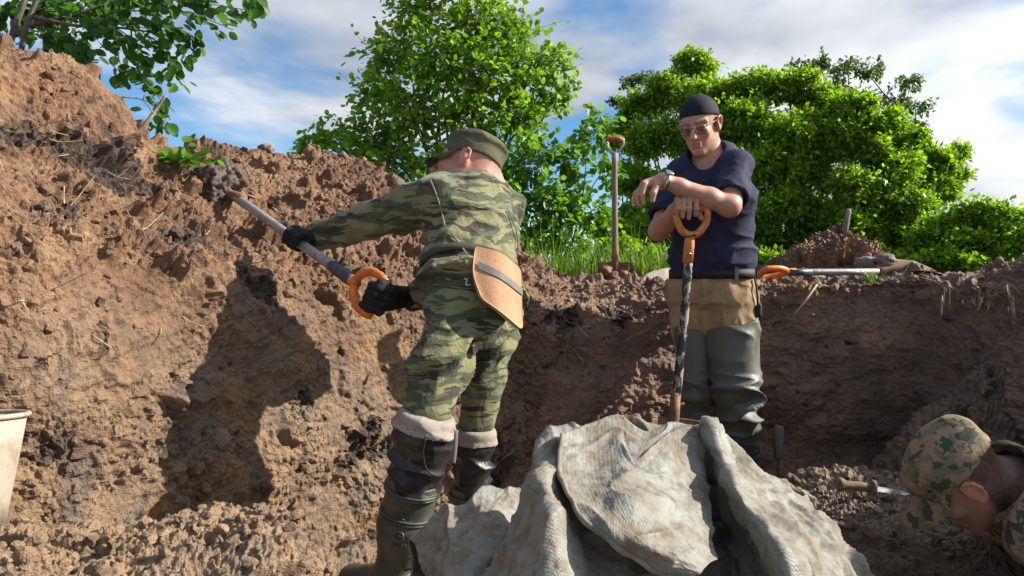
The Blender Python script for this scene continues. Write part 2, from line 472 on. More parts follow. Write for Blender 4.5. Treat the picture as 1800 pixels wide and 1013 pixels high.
# black peaty lumps thrown on the slope
peat = sum(blob(*b) for b in ((160, 262, .13, (1.5, 1.5, .7)), (235, 300, .10, (1.6, 1.6, .8)), (60, 245, .09, (1.3, 1.3, .6)), (300, 420, .06), (330, 440, .08), (380, 325, .12), (455, 500, .10), (110, 380, .07), (650, 780, .13), (860, 830, .16), (980, 560, .12), (1080, 540, .1), (90, 790, .06), (540, 700, .05)))
pc_, pi_ = chunks(TV * 30 + .4 * np.stack([fbm(TV * 14, 3, 5)] * 3, 1), 8)
peat = sstep(0.38, 0.60, peat * .8 + 0.55 * fbm(TV * 11, 4, 71, .6) + .22 * (pi_ - .5))[:, None]
TV = TV + TN * (peat[:, 0] * (.010 + .020 * pc_ + .008 * fbm(TV * 55, 2, 73)))[:, None]
SCOL = SCOL + (np.array([.055, .042, .035]) - SCOL) * peat * 0.85
SCOL *= (1 + 0.22 * (idc - 0.5))[:, None]
pit = obj('pit_bank', mesh_data('pit_bank', TV, TF, M['soil'], False, {'soil': np.clip(SCOL, .01, 1)}))
tag(pit, kind='structure')

# floor of the pit
gx, gy = np.linspace(-2.2, 2.6, 240), np.linspace(-1.5, 3.6, 250)
XX, YY = np.meshgrid(gx, gy, indexing='ij')
FV = np.stack([XX.ravel(), YY.ravel(), np.full(XX.size, FLOOR - 0.01)], 1)
FV[:, 2] += 0.05 * fbm(FV * 2.5, 3, 201) + 0.6 * soil_disp(FV, np.ones(len(FV)), np.zeros(len(FV)))[0]
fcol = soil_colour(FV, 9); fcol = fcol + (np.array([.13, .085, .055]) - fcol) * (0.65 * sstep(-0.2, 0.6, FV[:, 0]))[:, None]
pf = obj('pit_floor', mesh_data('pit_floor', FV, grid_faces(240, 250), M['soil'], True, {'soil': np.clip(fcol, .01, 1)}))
tag(pf, kind='structure')

# heaps built the same way: a lumpy dome of earth
def heap(name, prof, res, seed, colf=None, amp=1.0, relief=1.0, cols_extra=None):
    """prof(u,v)->xyz over the unit square"""
    u = np.linspace(0, 1, res[0]); v = np.linspace(0, 1, res[1]); A, B = np.meshgrid(u, v, indexing='ij')
    V = prof(A.ravel(), B.ravel()); Fq = grid_faces(*res); N = vnormals(V, Fq)
    if N[:, 2].mean() < 0: Fq = Fq[:, ::-1]; N = -N
    d, ii = soil_disp(V + seed, np.full(len(V), relief), np.zeros(len(V)))
    V = V + N * (d * amp)[:, None]
    c = soil_colour(V, seed) if colf is None else colf(V)
    c = c * (1 + 0.22 * (ii - 0.5))[:, None]
    return V, Fq, np.clip(c, .01, 1)

# foreground ledge of clods, bottom left
LG = np.array([
 [wp(-2.0, .9, -.95), wp(-1.8, 1.0, -.62), wp(-1.7, 1.22, -.50), wp(-1.55, 1.45, -.52), wp(-1.5, 1.8, -.8)],
 [P(-150, 1160, 1.1), P(-120, 1040, 1.18), P(-60, 935, 1.36), P(-30, 900, 1.5), P(0, 960, 1.9)],
 [P(60, 1250, 1.12), P(80, 1050, 1.22), P(100, 938, 1.40), P(120, 905, 1.54), P(130, 960, 1.95)],
 [P(240, 1260, 1.16), P(240, 1060, 1.26), P(240, 955, 1.44), P(250, 918, 1.58), P(260, 975, 2.0)],
 [P(400, 1260, 1.22), P(400, 1050, 1.32), P(395, 950, 1.5), P(395, 908, 1.64), P(390, 975, 2.0)],
 [P(530, 1240, 1.3), P(520, 1050, 1.42), P(515, 950, 1.55), P(505, 905, 1.68), P(490, 985, 2.0)],
 [P(600, 1260, 1.35), P(580, 1140, 1.5), P(565, 1040, 1.62), P(550, 985, 1.75), P(540, 1050, 2.0)]])
V = patch(LG, 60, 44); nu, nv = V.shape[:2]; V = V.reshape(-1, 3); Fq = grid_faces(nu, nv); N = vnormals(V, Fq)
if N[:, 2].mean() < 0: Fq = Fq[:, ::-1]; N = -N
d, ii = soil_disp(V + 3.3, np.full(len(V), 0.9), np.zeros(len(V)))
V = relax(V + N * np.clip(d * 1.0, -.06, .04)[:, None], nu, nv, 1, .5)
lc = soil_colour(V, 4); lc = (lc + (np.array([.27, .185, .112]) - lc) * .6) * (1 + 0.25 * (ii - 0.5))[:, None]
tag(obj('clod_ledge', mesh_data('clod_ledge', V, Fq, M['soil'], False, {'soil': np.clip(lc, .01, 1)})), kind='structure')
LEDGE_V, LEDGE_N, LEDGE_C = V, N, lc

# ledge on the right, under the knife and before the kneeling man
RG = np.array([
 [P(1330, 1000, 2.2), P(1340, 930, 2.3), P(1345, 895, 2.45), P(1350, 880, 2.65), P(1360, 940, 2.95)],
 [P(1420, 1120, 1.95), P(1410, 960, 2.1), P(1410, 890, 2.25), P(1410, 852, 2.6), P(1420, 905, 2.95)],
 [P(1520, 1140, 1.9), P(1510, 975, 2.0), P(1510, 905, 2.15), P(1500, 845, 2.55), P(1500, 890, 2.95)],
 [P(1620, 1150, 1.85), P(1620, 1000, 1.92), P(1610, 925, 2.05), P(1600, 842, 2.5), P(1590, 880, 2.9)],
 [P(1750, 1160, 1.75), P(1750, 1010, 1.85), P(1740, 920, 1.98), P(1720, 830, 2.4), P(1700, 860, 2.8)],
 [P(1950, 1160, 1.7), P(1950, 1010, 1.8), P(1930, 900, 1.95), P(1900, 800, 2.3), P(1850, 830, 2.7)]])
V = patch(RG, 48, 40); nu, nv = V.shape[:2]; V = V.reshape(-1, 3); Fq = grid_faces(nu, nv); N = vnormals(V, Fq)
if N[:, 2].mean() < 0: Fq = Fq[:, ::-1]; N = -N
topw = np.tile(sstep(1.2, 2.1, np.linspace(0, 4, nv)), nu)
d, ii = soil_disp(V + 8.3, 0.3 + 0.6 * topw, 1 - topw)
V = V + N * (d * 0.9)[:, None]
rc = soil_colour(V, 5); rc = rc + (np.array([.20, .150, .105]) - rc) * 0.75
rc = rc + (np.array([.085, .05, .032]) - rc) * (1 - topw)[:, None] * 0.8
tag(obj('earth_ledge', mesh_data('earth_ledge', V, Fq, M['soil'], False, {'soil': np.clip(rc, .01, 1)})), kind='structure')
RL_V, RL_N, RL_C = V, N, rc

# spoil heap on the grass behind the right-hand edge
def dome(cx, cy, rx, ry, h, z0, pw=1.15, sk=0.0):
    def f(a, b):
        x = (a - .5) * 2; y = (b - .5) * 2
        r = np.sqrt(x * x + y * y)
        z = np.clip(1 - r, -.15, 1) ** 1 if pw == 1 else np.sign(1 - r) * np.abs(np.clip(1 - r, -.15, 1)) ** pw
        return np.stack([cx + rx * x + sk * z, cy + ry * y, z0 + h * z], 1)
    return f
c0 = P(1462, 485, 5.0)
V, Fq, cc = heap('spoil_heap', dome(c0[0], 5.0, .50, .5, .46, -.04, 0.75, .05), (150, 140), 13, None, 1.25, 1.0)
cc = cc * 0.4 + np.array([.17, .088, .045]) * 0.75
tag(obj('spoil_heap', mesh_data('spoil_heap', V, Fq, M['soil'], False, {'soil': cc})), kind='structure')
c1 = P(1850, 470, 3.2)
V, Fq, cc = heap('spoil_heap', dome(c1[0] + .12, 3.25, .30, .30, .15, -.06, .9), (90, 90), 17, None, 1.0, 1.0)
tag(obj('spoil_heap', mesh_data('spoil_heap', V, Fq, M['soil'], False, {'soil': cc * .75})), kind='structure')

c2 = P(1762, 622, 3.0)
V, Fq, cc = heap('earth_shelf', dome(c2[0] + .05, 3.12, .60, .42, .98 + c2[2], -.99, .75), (150, 130), 23, None, 1.0, .9)
cc = cc * .35 + np.array([.15, .10, .07]) * .65
tag(obj('earth_shelf', mesh_data('earth_shelf', V, Fq, M['soil'], False, {'soil': cc})), kind='structure')
# loose clods: deformed lumps sitting on the banks (uncountable)
def ico():
    t = (1 + 5 ** .5) / 2
    v = np.array([(-1, t, 0), (1, t, 0), (-1, -t, 0), (1, -t, 0), (0, -1, t), (0, 1, t), (0, -1, -t), (0, 1, -t), (t, 0, -1), (t, 0, 1), (-t, 0, -1), (-t, 0, 1)], float)
    v /= np.linalg.norm(v[0])
    f = np.array([(0, 11, 5), (0, 5, 1), (0, 1, 7), (0, 7, 10), (0, 10, 11), (1, 5, 9), (5, 11, 4), (11, 10, 2), (10, 7, 6), (7, 1, 8), (3, 9, 4), (3, 4, 2), (3, 2, 6), (3, 6, 8), (3, 8, 9), (4, 9, 5), (2, 4, 11), (6, 2, 10), (8, 6, 7), (9, 8, 1)])
    return v, f
def subdiv(v, f):
    e = {}; v = list(map(tuple, v)); nf = []
    def mid(a, b):
        k = (min(a, b), max(a, b))
        if k not in e:
            m = nrm((np.array(v[a]) + np.array(v[b])) / 2); e[k] = len(v); v.append(tuple(m))
        return e[k]
    for a, b, c in f:
        x, y, z = mid(a, b), mid(b, c), mid(c, a); nf += [(a, x, z), (b, y, x), (c, z, y), (x, y, z)]
    return np.array(v), np.array(nf)
IV1, IF1 = subdiv(*ico())
def clods(name, V, N, C, n, weight, smin, smax, seed, parent=None, sink=0.25):
    r = np.random.default_rng(seed)
    w = np.clip(weight, 0, None); idx = r.choice(len(V), n, p=w / w.sum())
    s = smin * (smax / smin) ** (r.random(n) ** 2.2)
    m = len(IV1); out = np.empty((n, m, 3)); col = np.empty((n, m, 3))
    for k in range(n):
        q = r.normal(size=4); q /= np.linalg.norm(q); w_, x, y, z = q
        R = np.array([[1 - 2 * (y * y + z * z), 2 * (x * y - z * w_), 2 * (x * z + y * w_)], [2 * (x * y + z * w_), 1 - 2 * (x * x + z * z), 2 * (y * z - x * w_)], [2 * (x * z - y * w_), 2 * (y * z + x * w_), 1 - 2 * (x * x + y * y)]])
        sh = IV1.copy()
        for _ in range(7):
            pn = r.normal(size=3); pn /= np.linalg.norm(pn); ex = sh @ pn - (0.35 + 0.45 * r.random()); sh = sh - np.clip(ex, 0, None)[:, None] * pn
        sh = sh * (1 + 0.07 * r.normal(size=(m, 1))) * (0.7 + 0.7 * r.random(3))
        out[k] = V[idx[k]] + N[idx[k]] * s[k] * (1 - sink * 2) * .6 + s[k] * sh @ R.T
        col[k] = C[idx[k]] * (0.75 + 0.5 * r.random())
    Fa = (IF1[None] + (np.arange(n) * m)[:, None, None]).reshape(-1, 3)
    o = obj(name, mesh_data(name, out.reshape(-1, 3), Fa, M['soil'], False, {'soil': np.clip(col.reshape(-1, 3), .01, 1)}), parent)
    return tag(o, kind='stuff')
onscreen = (TV[:, 1] > .9) & (np.abs(TV[:, 0] / TV[:, 1]) < .75)
wt = np.where(onscreen, 1.0, 0.0) * sstep(0.9, 1.2, VV) * sstep(6.0, 5.4, VV) * np.where(UU < 12.5, sstep(-.3, .3, fbm(TV * 3, 2, 301)) + .1, 0.45 * upper + 0.02) * (1 - .9 * cut)
o = clods('clods', TV, TN, SCOL, 6500, wt, .0035, .026, 1); tag(o, 'crumbly brown clods scattered over the dug bank', 'clods')
lw = np.where(LEDGE_V[:, 1] > .9, 1.0, 0.0)
o = clods('clods', LEDGE_V, LEDGE_N, LEDGE_C, 1300, lw, .0035, .017, 2); tag(o, 'pale dry clods on the ledge at bottom left', 'clods')
o = clods('clods', RL_V, RL_N, RL_C, 900, topw + .05, .004, .022, 3); tag(o, 'grey clods on the ledge under the knife', 'clods')

# ground out to the horizon
M['turf'] = NT('turf')
m = M['turf']; cvec = m.coord()
m.set(Base_Color=m.ramp(m.noise(3.0, 6, .65, cvec), [(.3, (.035, .055, .012)), (.55, (.06, .10, .02)), (.75, (.11, .12, .04))]), Roughness=.95)
m.set(Normal=m.bump(m.noise(30, 5, .6, cvec), .8, .05)); M['turf'] = m.m
gx = np.concatenate([-np.geomspace(900, 6, 26), np.linspace(-5, 8, 60), np.geomspace(9, 900, 26)])
gy = np.concatenate([np.linspace(4.35, 12, 50), np.geomspace(12.5, 1500, 40)])
XX, YY = np.meshgrid(gx, gy, indexing='ij'); GV = np.stack([XX.ravel(), YY.ravel(), np.zeros(XX.size)], 1)
GV[:, 2] = -0.045 + 0.05 * fbm(GV * .5, 3, 401) * sstep(4.3, 7, GV[:, 1]) + 0.012 * fbm(GV * 4, 2, 402)
g = obj('ground', mesh_data('ground', GV, grid_faces(len(gx), len(gy)), M['turf'])); tag(g, kind='structure')
# ------------------------------------------------------------------ implicit surfaces for bodies and clothes
class Sdf:
    def __init__(s, lo, hi, h):
        s.h = h; s.lo = np.asarray(lo, float); n = np.ceil((np.asarray(hi) - s.lo) / h).astype(int) + 1; s.n = n
        s.D = np.full(n, 1.0, np.float32)
        s.ax = [(s.lo[i] + h * np.arange(n[i])).astype(np.float32) for i in range(3)]
    def reg(s, lo, hi):
        sl = []
        for i in range(3):
            a = int(max(0, math.floor((lo[i] - s.lo[i]) / s.h))); b = int(min(s.n[i], math.ceil((hi[i] - s.lo[i]) / s.h) + 1))
            if b <= a: return None
            sl.append(slice(a, b))
        X = s.ax[0][sl[0]][:, None, None]; Y = s.ax[1][sl[1]][None, :, None]; Z = s.ax[2][sl[2]][None, None, :]
        return tuple(sl), X, Y, Z
    def comb(s, sl, d, k, op):
        A = s.D[sl]
        if op == 'add':
            if k > 0:
                h = np.maximum(k - np.abs(A - d), 0) / k; s.D[sl] = np.minimum(A, d) - h * h * k * .25
            else: s.D[sl] = np.minimum(A, d)
        else:
            d = -d
            if k > 0:
                h = np.maximum(k - np.abs(A - d), 0) / k; s.D[sl] = np.maximum(A, d) + h * h * k * .25
            else: s.D[sl] = np.maximum(A, d)
    def limb(s, a, b, ra, rb=None, side=None, k=0.02, op='add', flat=False):
        a = np.asarray(a, float); b = np.asarray(b, float); rb = ra if rb is None else rb
        ra = (ra, ra) if np.isscalar(ra) else ra; rb = (rb, rb) if np.isscalar(rb) else rb
        m = max(ra + rb) + k + 2 * s.h
        r = s.reg(np.minimum(a, b) - m, np.maximum(a, b) + m)
        if r is None: return s
        sl, X, Y, Z = r
        L = np.linalg.norm(b - a); u = (b - a) / max(L, 1e-9)
        if side is None: _, sd, ot = frame(u if L > 1e-6 else (0, 0, 1))
        else:
            sd = np.asarray(side, float); sd = nrm(sd - u * np.dot(sd, u)); ot = np.cross(u, sd)
        X = X - a[0]; Y = Y - a[1]; Z = Z - a[2]
        al = X * u[0] + Y * u[1] + Z * u[2]; t = np.clip(al / max(L, 1e-9), 0, 1); ov = al - t * L
        p = X * sd[0] + Y * sd[1] + Z * sd[2]; q = X * ot[0] + Y * ot[1] + Z * ot[2]
        rs = ra[0] + (rb[0] - ra[0]) * t; rf = ra[1] + (rb[1] - ra[1]) * t; rm = np.sqrt(rs * rf)
        if flat:
            d = np.maximum((np.sqrt((p / rs) ** 2 + (q / rf) ** 2) - 1) * rm, np.abs(ov))
            d = np.where(np.abs(ov) > 0, np.maximum(d, np.abs(ov)), (np.sqrt((p / rs) ** 2 + (q / rf) ** 2) - 1) * rm)
        else: d = (np.sqrt((p / rs) ** 2 + (q / rf) ** 2 + (ov / rm) ** 2) - 1) * rm
        s.comb(sl, d, k, op); return s
    def chain(s, pts, rad, k=0.012, side=None, op='add'):
        for i in range(len(pts) - 1): s.limb(pts[i], pts[i + 1], rad[i], rad[i + 1], side, k, op)
        return s
    def ell(s, c, r, R=None, k=0.02, op='add'):
        c = np.asarray(c, float); r = np.asarray(r if not np.isscalar(r) else (r, r, r), float); m = r.max() + k + 2 * s.h
        g = s.reg(c - m, c + m)
        if g is None: return s
        sl, X, Y, Z = g; X = X - c[0]; Y = Y - c[1]; Z = Z - c[2]
        R = np.eye(3) if R is None else R
        p = [X * R[0, i] + Y * R[1, i] + Z * R[2, i] for i in range(3)]
        k0 = np.sqrt(sum((p[i] / r[i]) ** 2 for i in range(3))); k1 = np.sqrt(sum((p[i] / r[i] ** 2) ** 2 for i in range(3))) + 1e-6
        s.comb(sl, k0 * (k0 - 1) / k1, k, op); return s
    def plane(s, pt, n, lo, hi, k=0.0):
        """cut away what lies on the side n points to, inside the box lo..hi"""
        g = s.reg(lo, hi); sl, X, Y, Z = g; n = nrm(n)
        d = (X - pt[0]) * n[0] + (Y - pt[1]) * n[1] + (Z - pt[2]) * n[2]
        s.comb(sl, -d + 0 * s.D[sl], k, 'sub'); return s
    def mesh(s):
        D = s.D; ins = (D < 0).astype(np.int8)
        sm = sum(ins[i:D.shape[0] - 1 + i, j:D.shape[1] - 1 + j, k:D.shape[2] - 1 + k] for i in (0, 1) for j in (0, 1) for k in (0, 1))
        act = (sm > 0) & (sm < 8); c = np.argwhere(act); N = len(c)
        idx = np.full(act.shape, -1, np.int32); idx[c[:, 0], c[:, 1], c[:, 2]] = np.arange(N)
        off = [(i, j, k) for i in (0, 1) for j in (0, 1) for k in (0, 1)]
        val = {o: D[c[:, 0] + o[0], c[:, 1] + o[1], c[:, 2] + o[2]] for o in off}
        acc = np.zeros((N, 3)); cnt = np.zeros(N)
        for o in off:
            for a in range(3):
                if o[a] == 0:
                    o2 = list(o); o2[a] = 1; d0 = val[o]; d1 = val[tuple(o2)]; cr = (d0 < 0) != (d1 < 0)
                    t = np.where(cr, d0 / np.where(cr, d0 - d1, 1), 0); p = np.tile(np.array(o, float), (N, 1)); p[:, a] = t
                    acc += p * cr[:, None]; cnt += cr
        V = s.lo + s.h * (c + acc / cnt[:, None])
        Q = []
        for a in range(3):
            b, d = (a + 1) % 3, (a + 2) % 3
            s0 = [slice(None)] * 3; s1 = [slice(None)] * 3; s0[a] = slice(0, -1); s1[a] = slice(1, None)
            e = ins[tuple(s0)] != ins[tuple(s1)]; p = np.argwhere(e)
            p = p[(p[:, b] > 0) & (p[:, d] > 0) & (p[:, b] < D.shape[b] - 1) & (p[:, d] < D.shape[d] - 1)]
            if len(p) == 0: continue
            def g(db, dd):
                q = p.copy(); q[:, b] -= db; q[:, d] -= dd; return idx[q[:, 0], q[:, 1], q[:, 2]]
            f = np.stack([g(1, 1), g(0, 1), g(0, 0), g(1, 0)], 1)
            fl = ins[p[:, 0], p[:, 1], p[:, 2]] == 0
            f[fl] = f[fl][:, ::-1]; Q.append(f)
        Q = np.vstack(Q); Q = Q[(Q >= 0).all(1)]
        return V, Q
def smooth_mesh(V, Fq, it=2, lam=0.5):
    for _ in range(it):
        S = np.zeros_like(V); n = np.zeros(len(V))
        for a in range(4):
            for b in ((a + 1) % 4, (a + 3) % 4):
                for c in range(3): S[:, c] += np.bincount(Fq[:, a], V[Fq[:, b], c], len(V))
                n += np.bincount(Fq[:, a], minlength=len(V))
        V = V + lam * (S / np.maximum(n, 1)[:, None] - V)
    return V
def ridge(V, freq, seed, axes=None, warp=0.35):
    q = V if axes is None else V @ np.asarray(axes).T
    q = q * np.asarray(freq); w = np.stack([perlin(q * .7 + 5, seed + 1), perlin(q * .7 - 9, seed + 2), perlin(q * .7 + 21, seed + 3)], 1)
    n = perlin(q + warp * w, seed)
    return 1 - np.minimum(np.abs(n) * 2.2, 1)
def box_of(pts, m):
    p = np.array(pts); return p.min(0) - m, p.max(0) + m

def head_sdf(S, T, R, sc=1.0, neck_to=None, open_mouth=0.0):
    """x right, y forward, z up; origin between the ears at eye level"""
    e = lambda c, r, k=.02, op='add', R2=None: S.ell(T(c), np.array(r) * sc, R if R2 is None else R @ R2, k * sc, op)
    l = lambda a, b, ra, rb, k=.015, op='add', side=None: S.limb(T(a), T(b), tuple(np.array(ra) * sc) if not np.isscalar(ra) else ra * sc, tuple(np.array(rb) * sc) if not np.isscalar(rb) else rb * sc, side, k * sc, op)
    e((0, -.018, .035), (.075, .095, .083))
    e((0, .033, -.03), (.055, .060, .086), .03)
    l((-.05, -.002, -.052), (-.010, .066, -.101), .016, .016, .03); l((.05, -.002, -.052), (.010, .066, -.101), .016, .016, .03)
    e((0, .071, -.104), (.016, .014, .013), .02)
    for sx in (-1, 1):
        e((sx * .040, .064, -.024), (.020, .022, .019), .02)
        l((sx * .014, .091, .022), (sx * .05, .070, .022), .010, .010, .014)
        e((sx * .031, .098, -.001), (.019, .013, .012), .008, 'sub')
        e((sx * .031, .078, -.002), (.0165, .0155, .0155), .004)
        l((sx * .016, .091, .007), (sx * .046, .080, .004), .004, .004, .006)
        a = math.radians(20) * sx; R2 = np.array([[math.cos(a), math.sin(a), 0], [-math.sin(a), math.cos(a), 0], [0, 0, 1]])
        e((sx * .078, -.012, -.010), (.0065, .018, .029), .006, 'add', R2)
        er = [(.0, .006, -.014), (.002, .013, .006), (.007, .007, .024), (.011, -.008, .029), (.013, -.020, .018), (.011, -.021, .0), (.006, -.013, -.018), (.003, -.004, -.029)]
        er = [(sx * (.077 + a_), -.010 + b_, -.006 + c_) for a_, b_, c_ in er]
        for i in range(len(er) - 1): l(er[i], er[i + 1], .0052, .0052, .003)
        e((sx * .082, -.006, -.032), (.006, .008, .009), .005)
        e((sx * .089, -.006, -.006), (.006, .008, .014), .003, 'sub', R2)
    l((0, .092, .012), (0, .116, -.032), .008, .0125, .012)
    for sx in (-1, 1): e((sx * .012, .104, -.036), (.0085, .010, .008), .008)
    l((-.016, .089, -.0625), (.016, .089, -.0625), .0068, .0068, .006); l((-.013, .088, -.0755), (.013, .088, -.0755), .0078, .0078, .006)
    l((-.024, .098, -.0675), (.024, .098, -.0675), .0035 + open_mouth, .0035 + open_mouth, .004, 'sub')
    if neck_to is not None: S.limb(T((0, -.022, -.04)), neck_to, .058 * sc, .066 * sc, None, .03)
    return S

def skin_mat(name, base):
    m = NT(name); c = m.coord()
    n = m.noise(38, 5, .6, c); n2 = m.noise(9, 3, .5, c)
    col = m.mix(.6, m.attr('tint'), m.ramp(n2, [(.35, (.86, .80, .78)), (.65, (1.1, 1.06, 1.04))]), 'MULTIPLY')
    col = m.mix(.35, col, m.ramp(n, [(.35, (.8, .74, .72)), (.6, (1.08, 1.05, 1.04))]), 'MULTIPLY')
    m.set(Base_Color=col, Roughness=.48)
    m.b.inputs['Subsurface Weight'].default_value = .12
    m.b.inputs['Subsurface Radius'].default_value = (.012, .005, .003)
    m.b.inputs['Specular IOR Level'].default_value = .35
    m.set(Normal=m.bump(m.noise(420, 3, .6, c), .12, .002))
    return m.m
def camo_flora(name):
    """stripe camouflage: light green ground, broken dark green and brown bands"""
    m = NT(name); c = m.coord((1, 1, 1))
    w = m.n('ShaderNodeVectorMath', operation='ADD'); nz = m.n('ShaderNodeTexNoise'); nz.inputs['Scale'].default_value = 9; m.l(c, nz.inputs[0])
    sc = m.n('ShaderNodeVectorMath', operation='SCALE'); sc.inputs[3].default_value = .06; m.l(nz.outputs['Color'], sc.inputs[0])
    m.l(c, w.inputs[0]); m.l(sc.outputs[0], w.inputs[1])
    def st(sx, sz, seed):
        mp = m.n('ShaderNodeMapping'); mp.inputs['Scale'].default_value = (sx, sx, sz); mp.inputs['Location'].default_value = (seed, seed * .7, seed * 1.3)
        m.l(w.outputs[0], mp.inputs[0]); return m.noise(1.0, 2.5, .5, mp.outputs[0], .2)
    a = st(7.5, 40, 0); b = st(8, 44, 5); g = st(10, 36, 11)
    lo = lambda f, e: m.ramp(f, [(e, (0, 0, 0)), (e + .02, (1, 1, 1))])
    col = m.mix(lo(a, .50), (.185, .182, .088), (.066, .082, .040))
    col = m.mix(lo(b, .56), col, (.042, .034, .022))
    col = m.mix(lo(g, .63), col, (.115, .150, .095))
    fine = m.noise(60, 5, .7, c)
    col = m.mix(.45, col, m.ramp(fine, [(.3, (.66, .64, .6)), (.6, (1.12, 1.1, 1.05))]), 'MULTIPLY')
    m.set(Base_Color=col, Roughness=.85); m.b.inputs['Specular IOR Level'].default_value = .25
    m.b.inputs['Sheen Weight'].default_value = .15
    b1 = m.bump(m.noise(26, 4, .55, m.coord((1, 1, .5)), .6), .5, .016); m.set(Normal=m.bump(m.noise(500, 2, .5, c), .15, .002, b1)); return m.m
def camo_spot(name):
    """blotched camouflage: sand and grey green with dark rounded spots"""
    m = NT(name); c = m.coord()
    w = m.n('ShaderNodeTexNoise'); w.inputs['Scale'].default_value = 30; m.l(c, w.inputs[0])
    lo = lambda f, e, s=.015: m.ramp(f, [(e, (0, 0, 0)), (e + s, (1, 1, 1))])
    a = m.noise(26, 2, .5, c, .3); b = m.noise(34, 2.2, .55, m.coord((1, 1, 1), rot=(1, .5, .2)), .4); d = m.noise(48, 2, .5, m.coord((1, 1, 1), rot=(.3, 1.4, 2)), .4)
    col = m.mix(lo(a, .50), (.275, .19, .12), (.155, .145, .088))
    col = m.mix(lo(b, .55), col, (.055, .072, .045)); col = m.mix(lo(d, .66), col, (.13, .075, .04))
    col = m.mix(.4, col, m.ramp(m.noise(90, 4, .65, c), [(.3, (.7, .7, .68)), (.6, (1.1, 1.08, 1.05))]), 'MULTIPLY')
    m.set(Base_Color=col, Roughness=.85); m.b.inputs['Specular IOR Level'].default_value = .2
    m.set(Normal=m.bump(m.noise(60, 4, .6, c), .25, .006)); return m.m
def cloth_mat(name, col, rough=.8, var=.3, bumps=(30, .3, .01), spec=.25, dirt=None, weave=600):
    m = NT(name); c = m.coord(); n = m.noise(14, 5, .6, c)
    v = var; cc = m.mix(1.0, col, m.ramp(n, [(.3, (1 - v,) * 3), (.65, (1 + v * .6,) * 3)]), 'MULTIPLY')
    if dirt: cc = m.mix(m.ramp(m.noise(11, 6, .65, m.coord(rot=(.5, .2, 1))), [(.52, (0, 0, 0)), (.68, (dirt[3],) * 3)]), cc, dirt[:3])
    m.set(Base_Color=cc, Roughness=rough); m.b.inputs['Specular IOR Level'].default_value = spec
    b1 = m.bump(m.noise(bumps[0], 4, .55, c), bumps[1], bumps[2]); m.set(Normal=m.bump(m.noise(weave, 2, .5, c), .12, .002, b1)); return m.m
def plain(name, col, rough=.5, metal=0.0, var=.15, spec=.5, bump=0.0):
    m = NT(name); c = m.coord(); n = m.noise(40, 5, .65, c)
    m.set(Base_Color=m.mix(1.0, col, m.ramp(n, [(.3, (1 - var * 1.5,) * 3), (.65, (1 + var,) * 3)]), 'MULTIPLY'), Roughness=rough, Metallic=metal)
    m.b.inputs['Specular IOR Level'].default_value = spec
    if bump: m.set(Normal=m.bump(m.noise(120, 4, .6, c), bump, .004))
    return m.m
def rubber(name, col):
    m = NT(name); c = m.coord(); n = m.noise(13, 5, .6, c)
    cc = m.mix(m.ramp(n, [(.42, (0, 0, 0)), (.75, (.7, .7, .7))]), col, (.15, .135, .105))
    m.set(Base_Color=cc, Roughness=m.ramp(n, [(.35, (.45,) * 3), (.7, (.7,) * 3)]))
    m.set(Normal=m.bump(m.noise(22, 4, .5, c), .2, .012)); return m.m

M['skin'] = skin_mat('skin', 0)
M['flora'] = camo_flora('stripe_camouflage')
M['spot'] = camo_spot('blotch_camouflage')
M['navy'] = cloth_mat('navy_cotton', (.026, .029, .060), .85, .25, (22, .3, .012))
M['bandana'] = cloth_mat('bandana_cotton', (.013, .015, .022), .8, .2, (40, .2, .006))
M['khaki'] = cloth_mat('khaki_cotton', (.37, .255, .135), .9, .3, (26, .4, .012), dirt=(.15, .09, .05, .5))
M['black_cloth'] = cloth_mat('black_coated_fabric', (.018, .018, .021), .42, .3, (20, .4, .015), .5, dirt=(.10, .085, .06, .35))
M['lining'] = cloth_mat('beige_lining', (.30, .262, .222), .9, .2, (30, .25, .01), dirt=(.26, .2, .15, .6))
M['glove'] = cloth_mat('black_glove_knit', (.012, .012, .013), .8, .3, (60, .4, .006), .3)
M['rubber'] = rubber('green_rubber', (.050, .060, .044))
M['wader'] = rubber('grey_green_wader', (.082, .088, .070))
M['belt'] = plain('black_webbing', (.012, .012, .013), .7)
M['strap'] = plain('grey_webbing', (.16, .145, .13), .8)
M['steel'] = plain('steel', (.55, .54, .52), .28, 1.0)
M['gold'] = plain('gold', (.75, .55, .28), .3, 1.0)
def tint(V, base, spots):
    c = np.tile(np.array(base, float), (len(V), 1))
    for ctr, r, col, st in spots:
        r = np.asarray(r if not np.isscalar(r) else (r,) * 3, float)
        w = np.exp(-np.sum(((V - np.asarray(ctr)) / r) ** 2, 1))[:, None] * st
        c = c + (np.array(col) - c) * w
    return c
def ring(c, axis, side, rs, rf, thick, height, n=40, m=6, tilt=0.0):
    """flat band (belt) round an elliptical section"""
    u = nrm(axis); s = nrm(np.asarray(side) - u * np.dot(side, u)); w = np.cross(u, s)
    a = np.linspace(0, 2 * np.pi, n, endpoint=False); pr = [(-1, -1), (-1, 1), (1, 1), (1, -1)]
    V = []
    for ca, sa in zip(np.cos(a), np.sin(a)):
        for x, y in pr: V.append(np.asarray(c) + s * ca * (rs + x * thick / 2) + w * sa * (rf + x * thick / 2) + u * y * height / 2)
    V = np.array(V); i = np.repeat(np.arange(n), 4); j = np.tile(np.arange(4), n); k = (j + 1) % 4; i2 = (i + 1) % n
    return V, [np.stack([i * 4 + j, i2 * 4 + j, i2 * 4 + k, i * 4 + k], 1)[:, ::-1]]
def xform(o, fwd, up, sc=1.0):
    f = nrm(fwd); x = nrm(np.cross(f, up)); z = np.cross(x, f); R = np.stack([x, f, z], 1)
    o = np.asarray(o, float)
    return (lambda p: o + R @ (np.asarray(p, float) * sc)), R
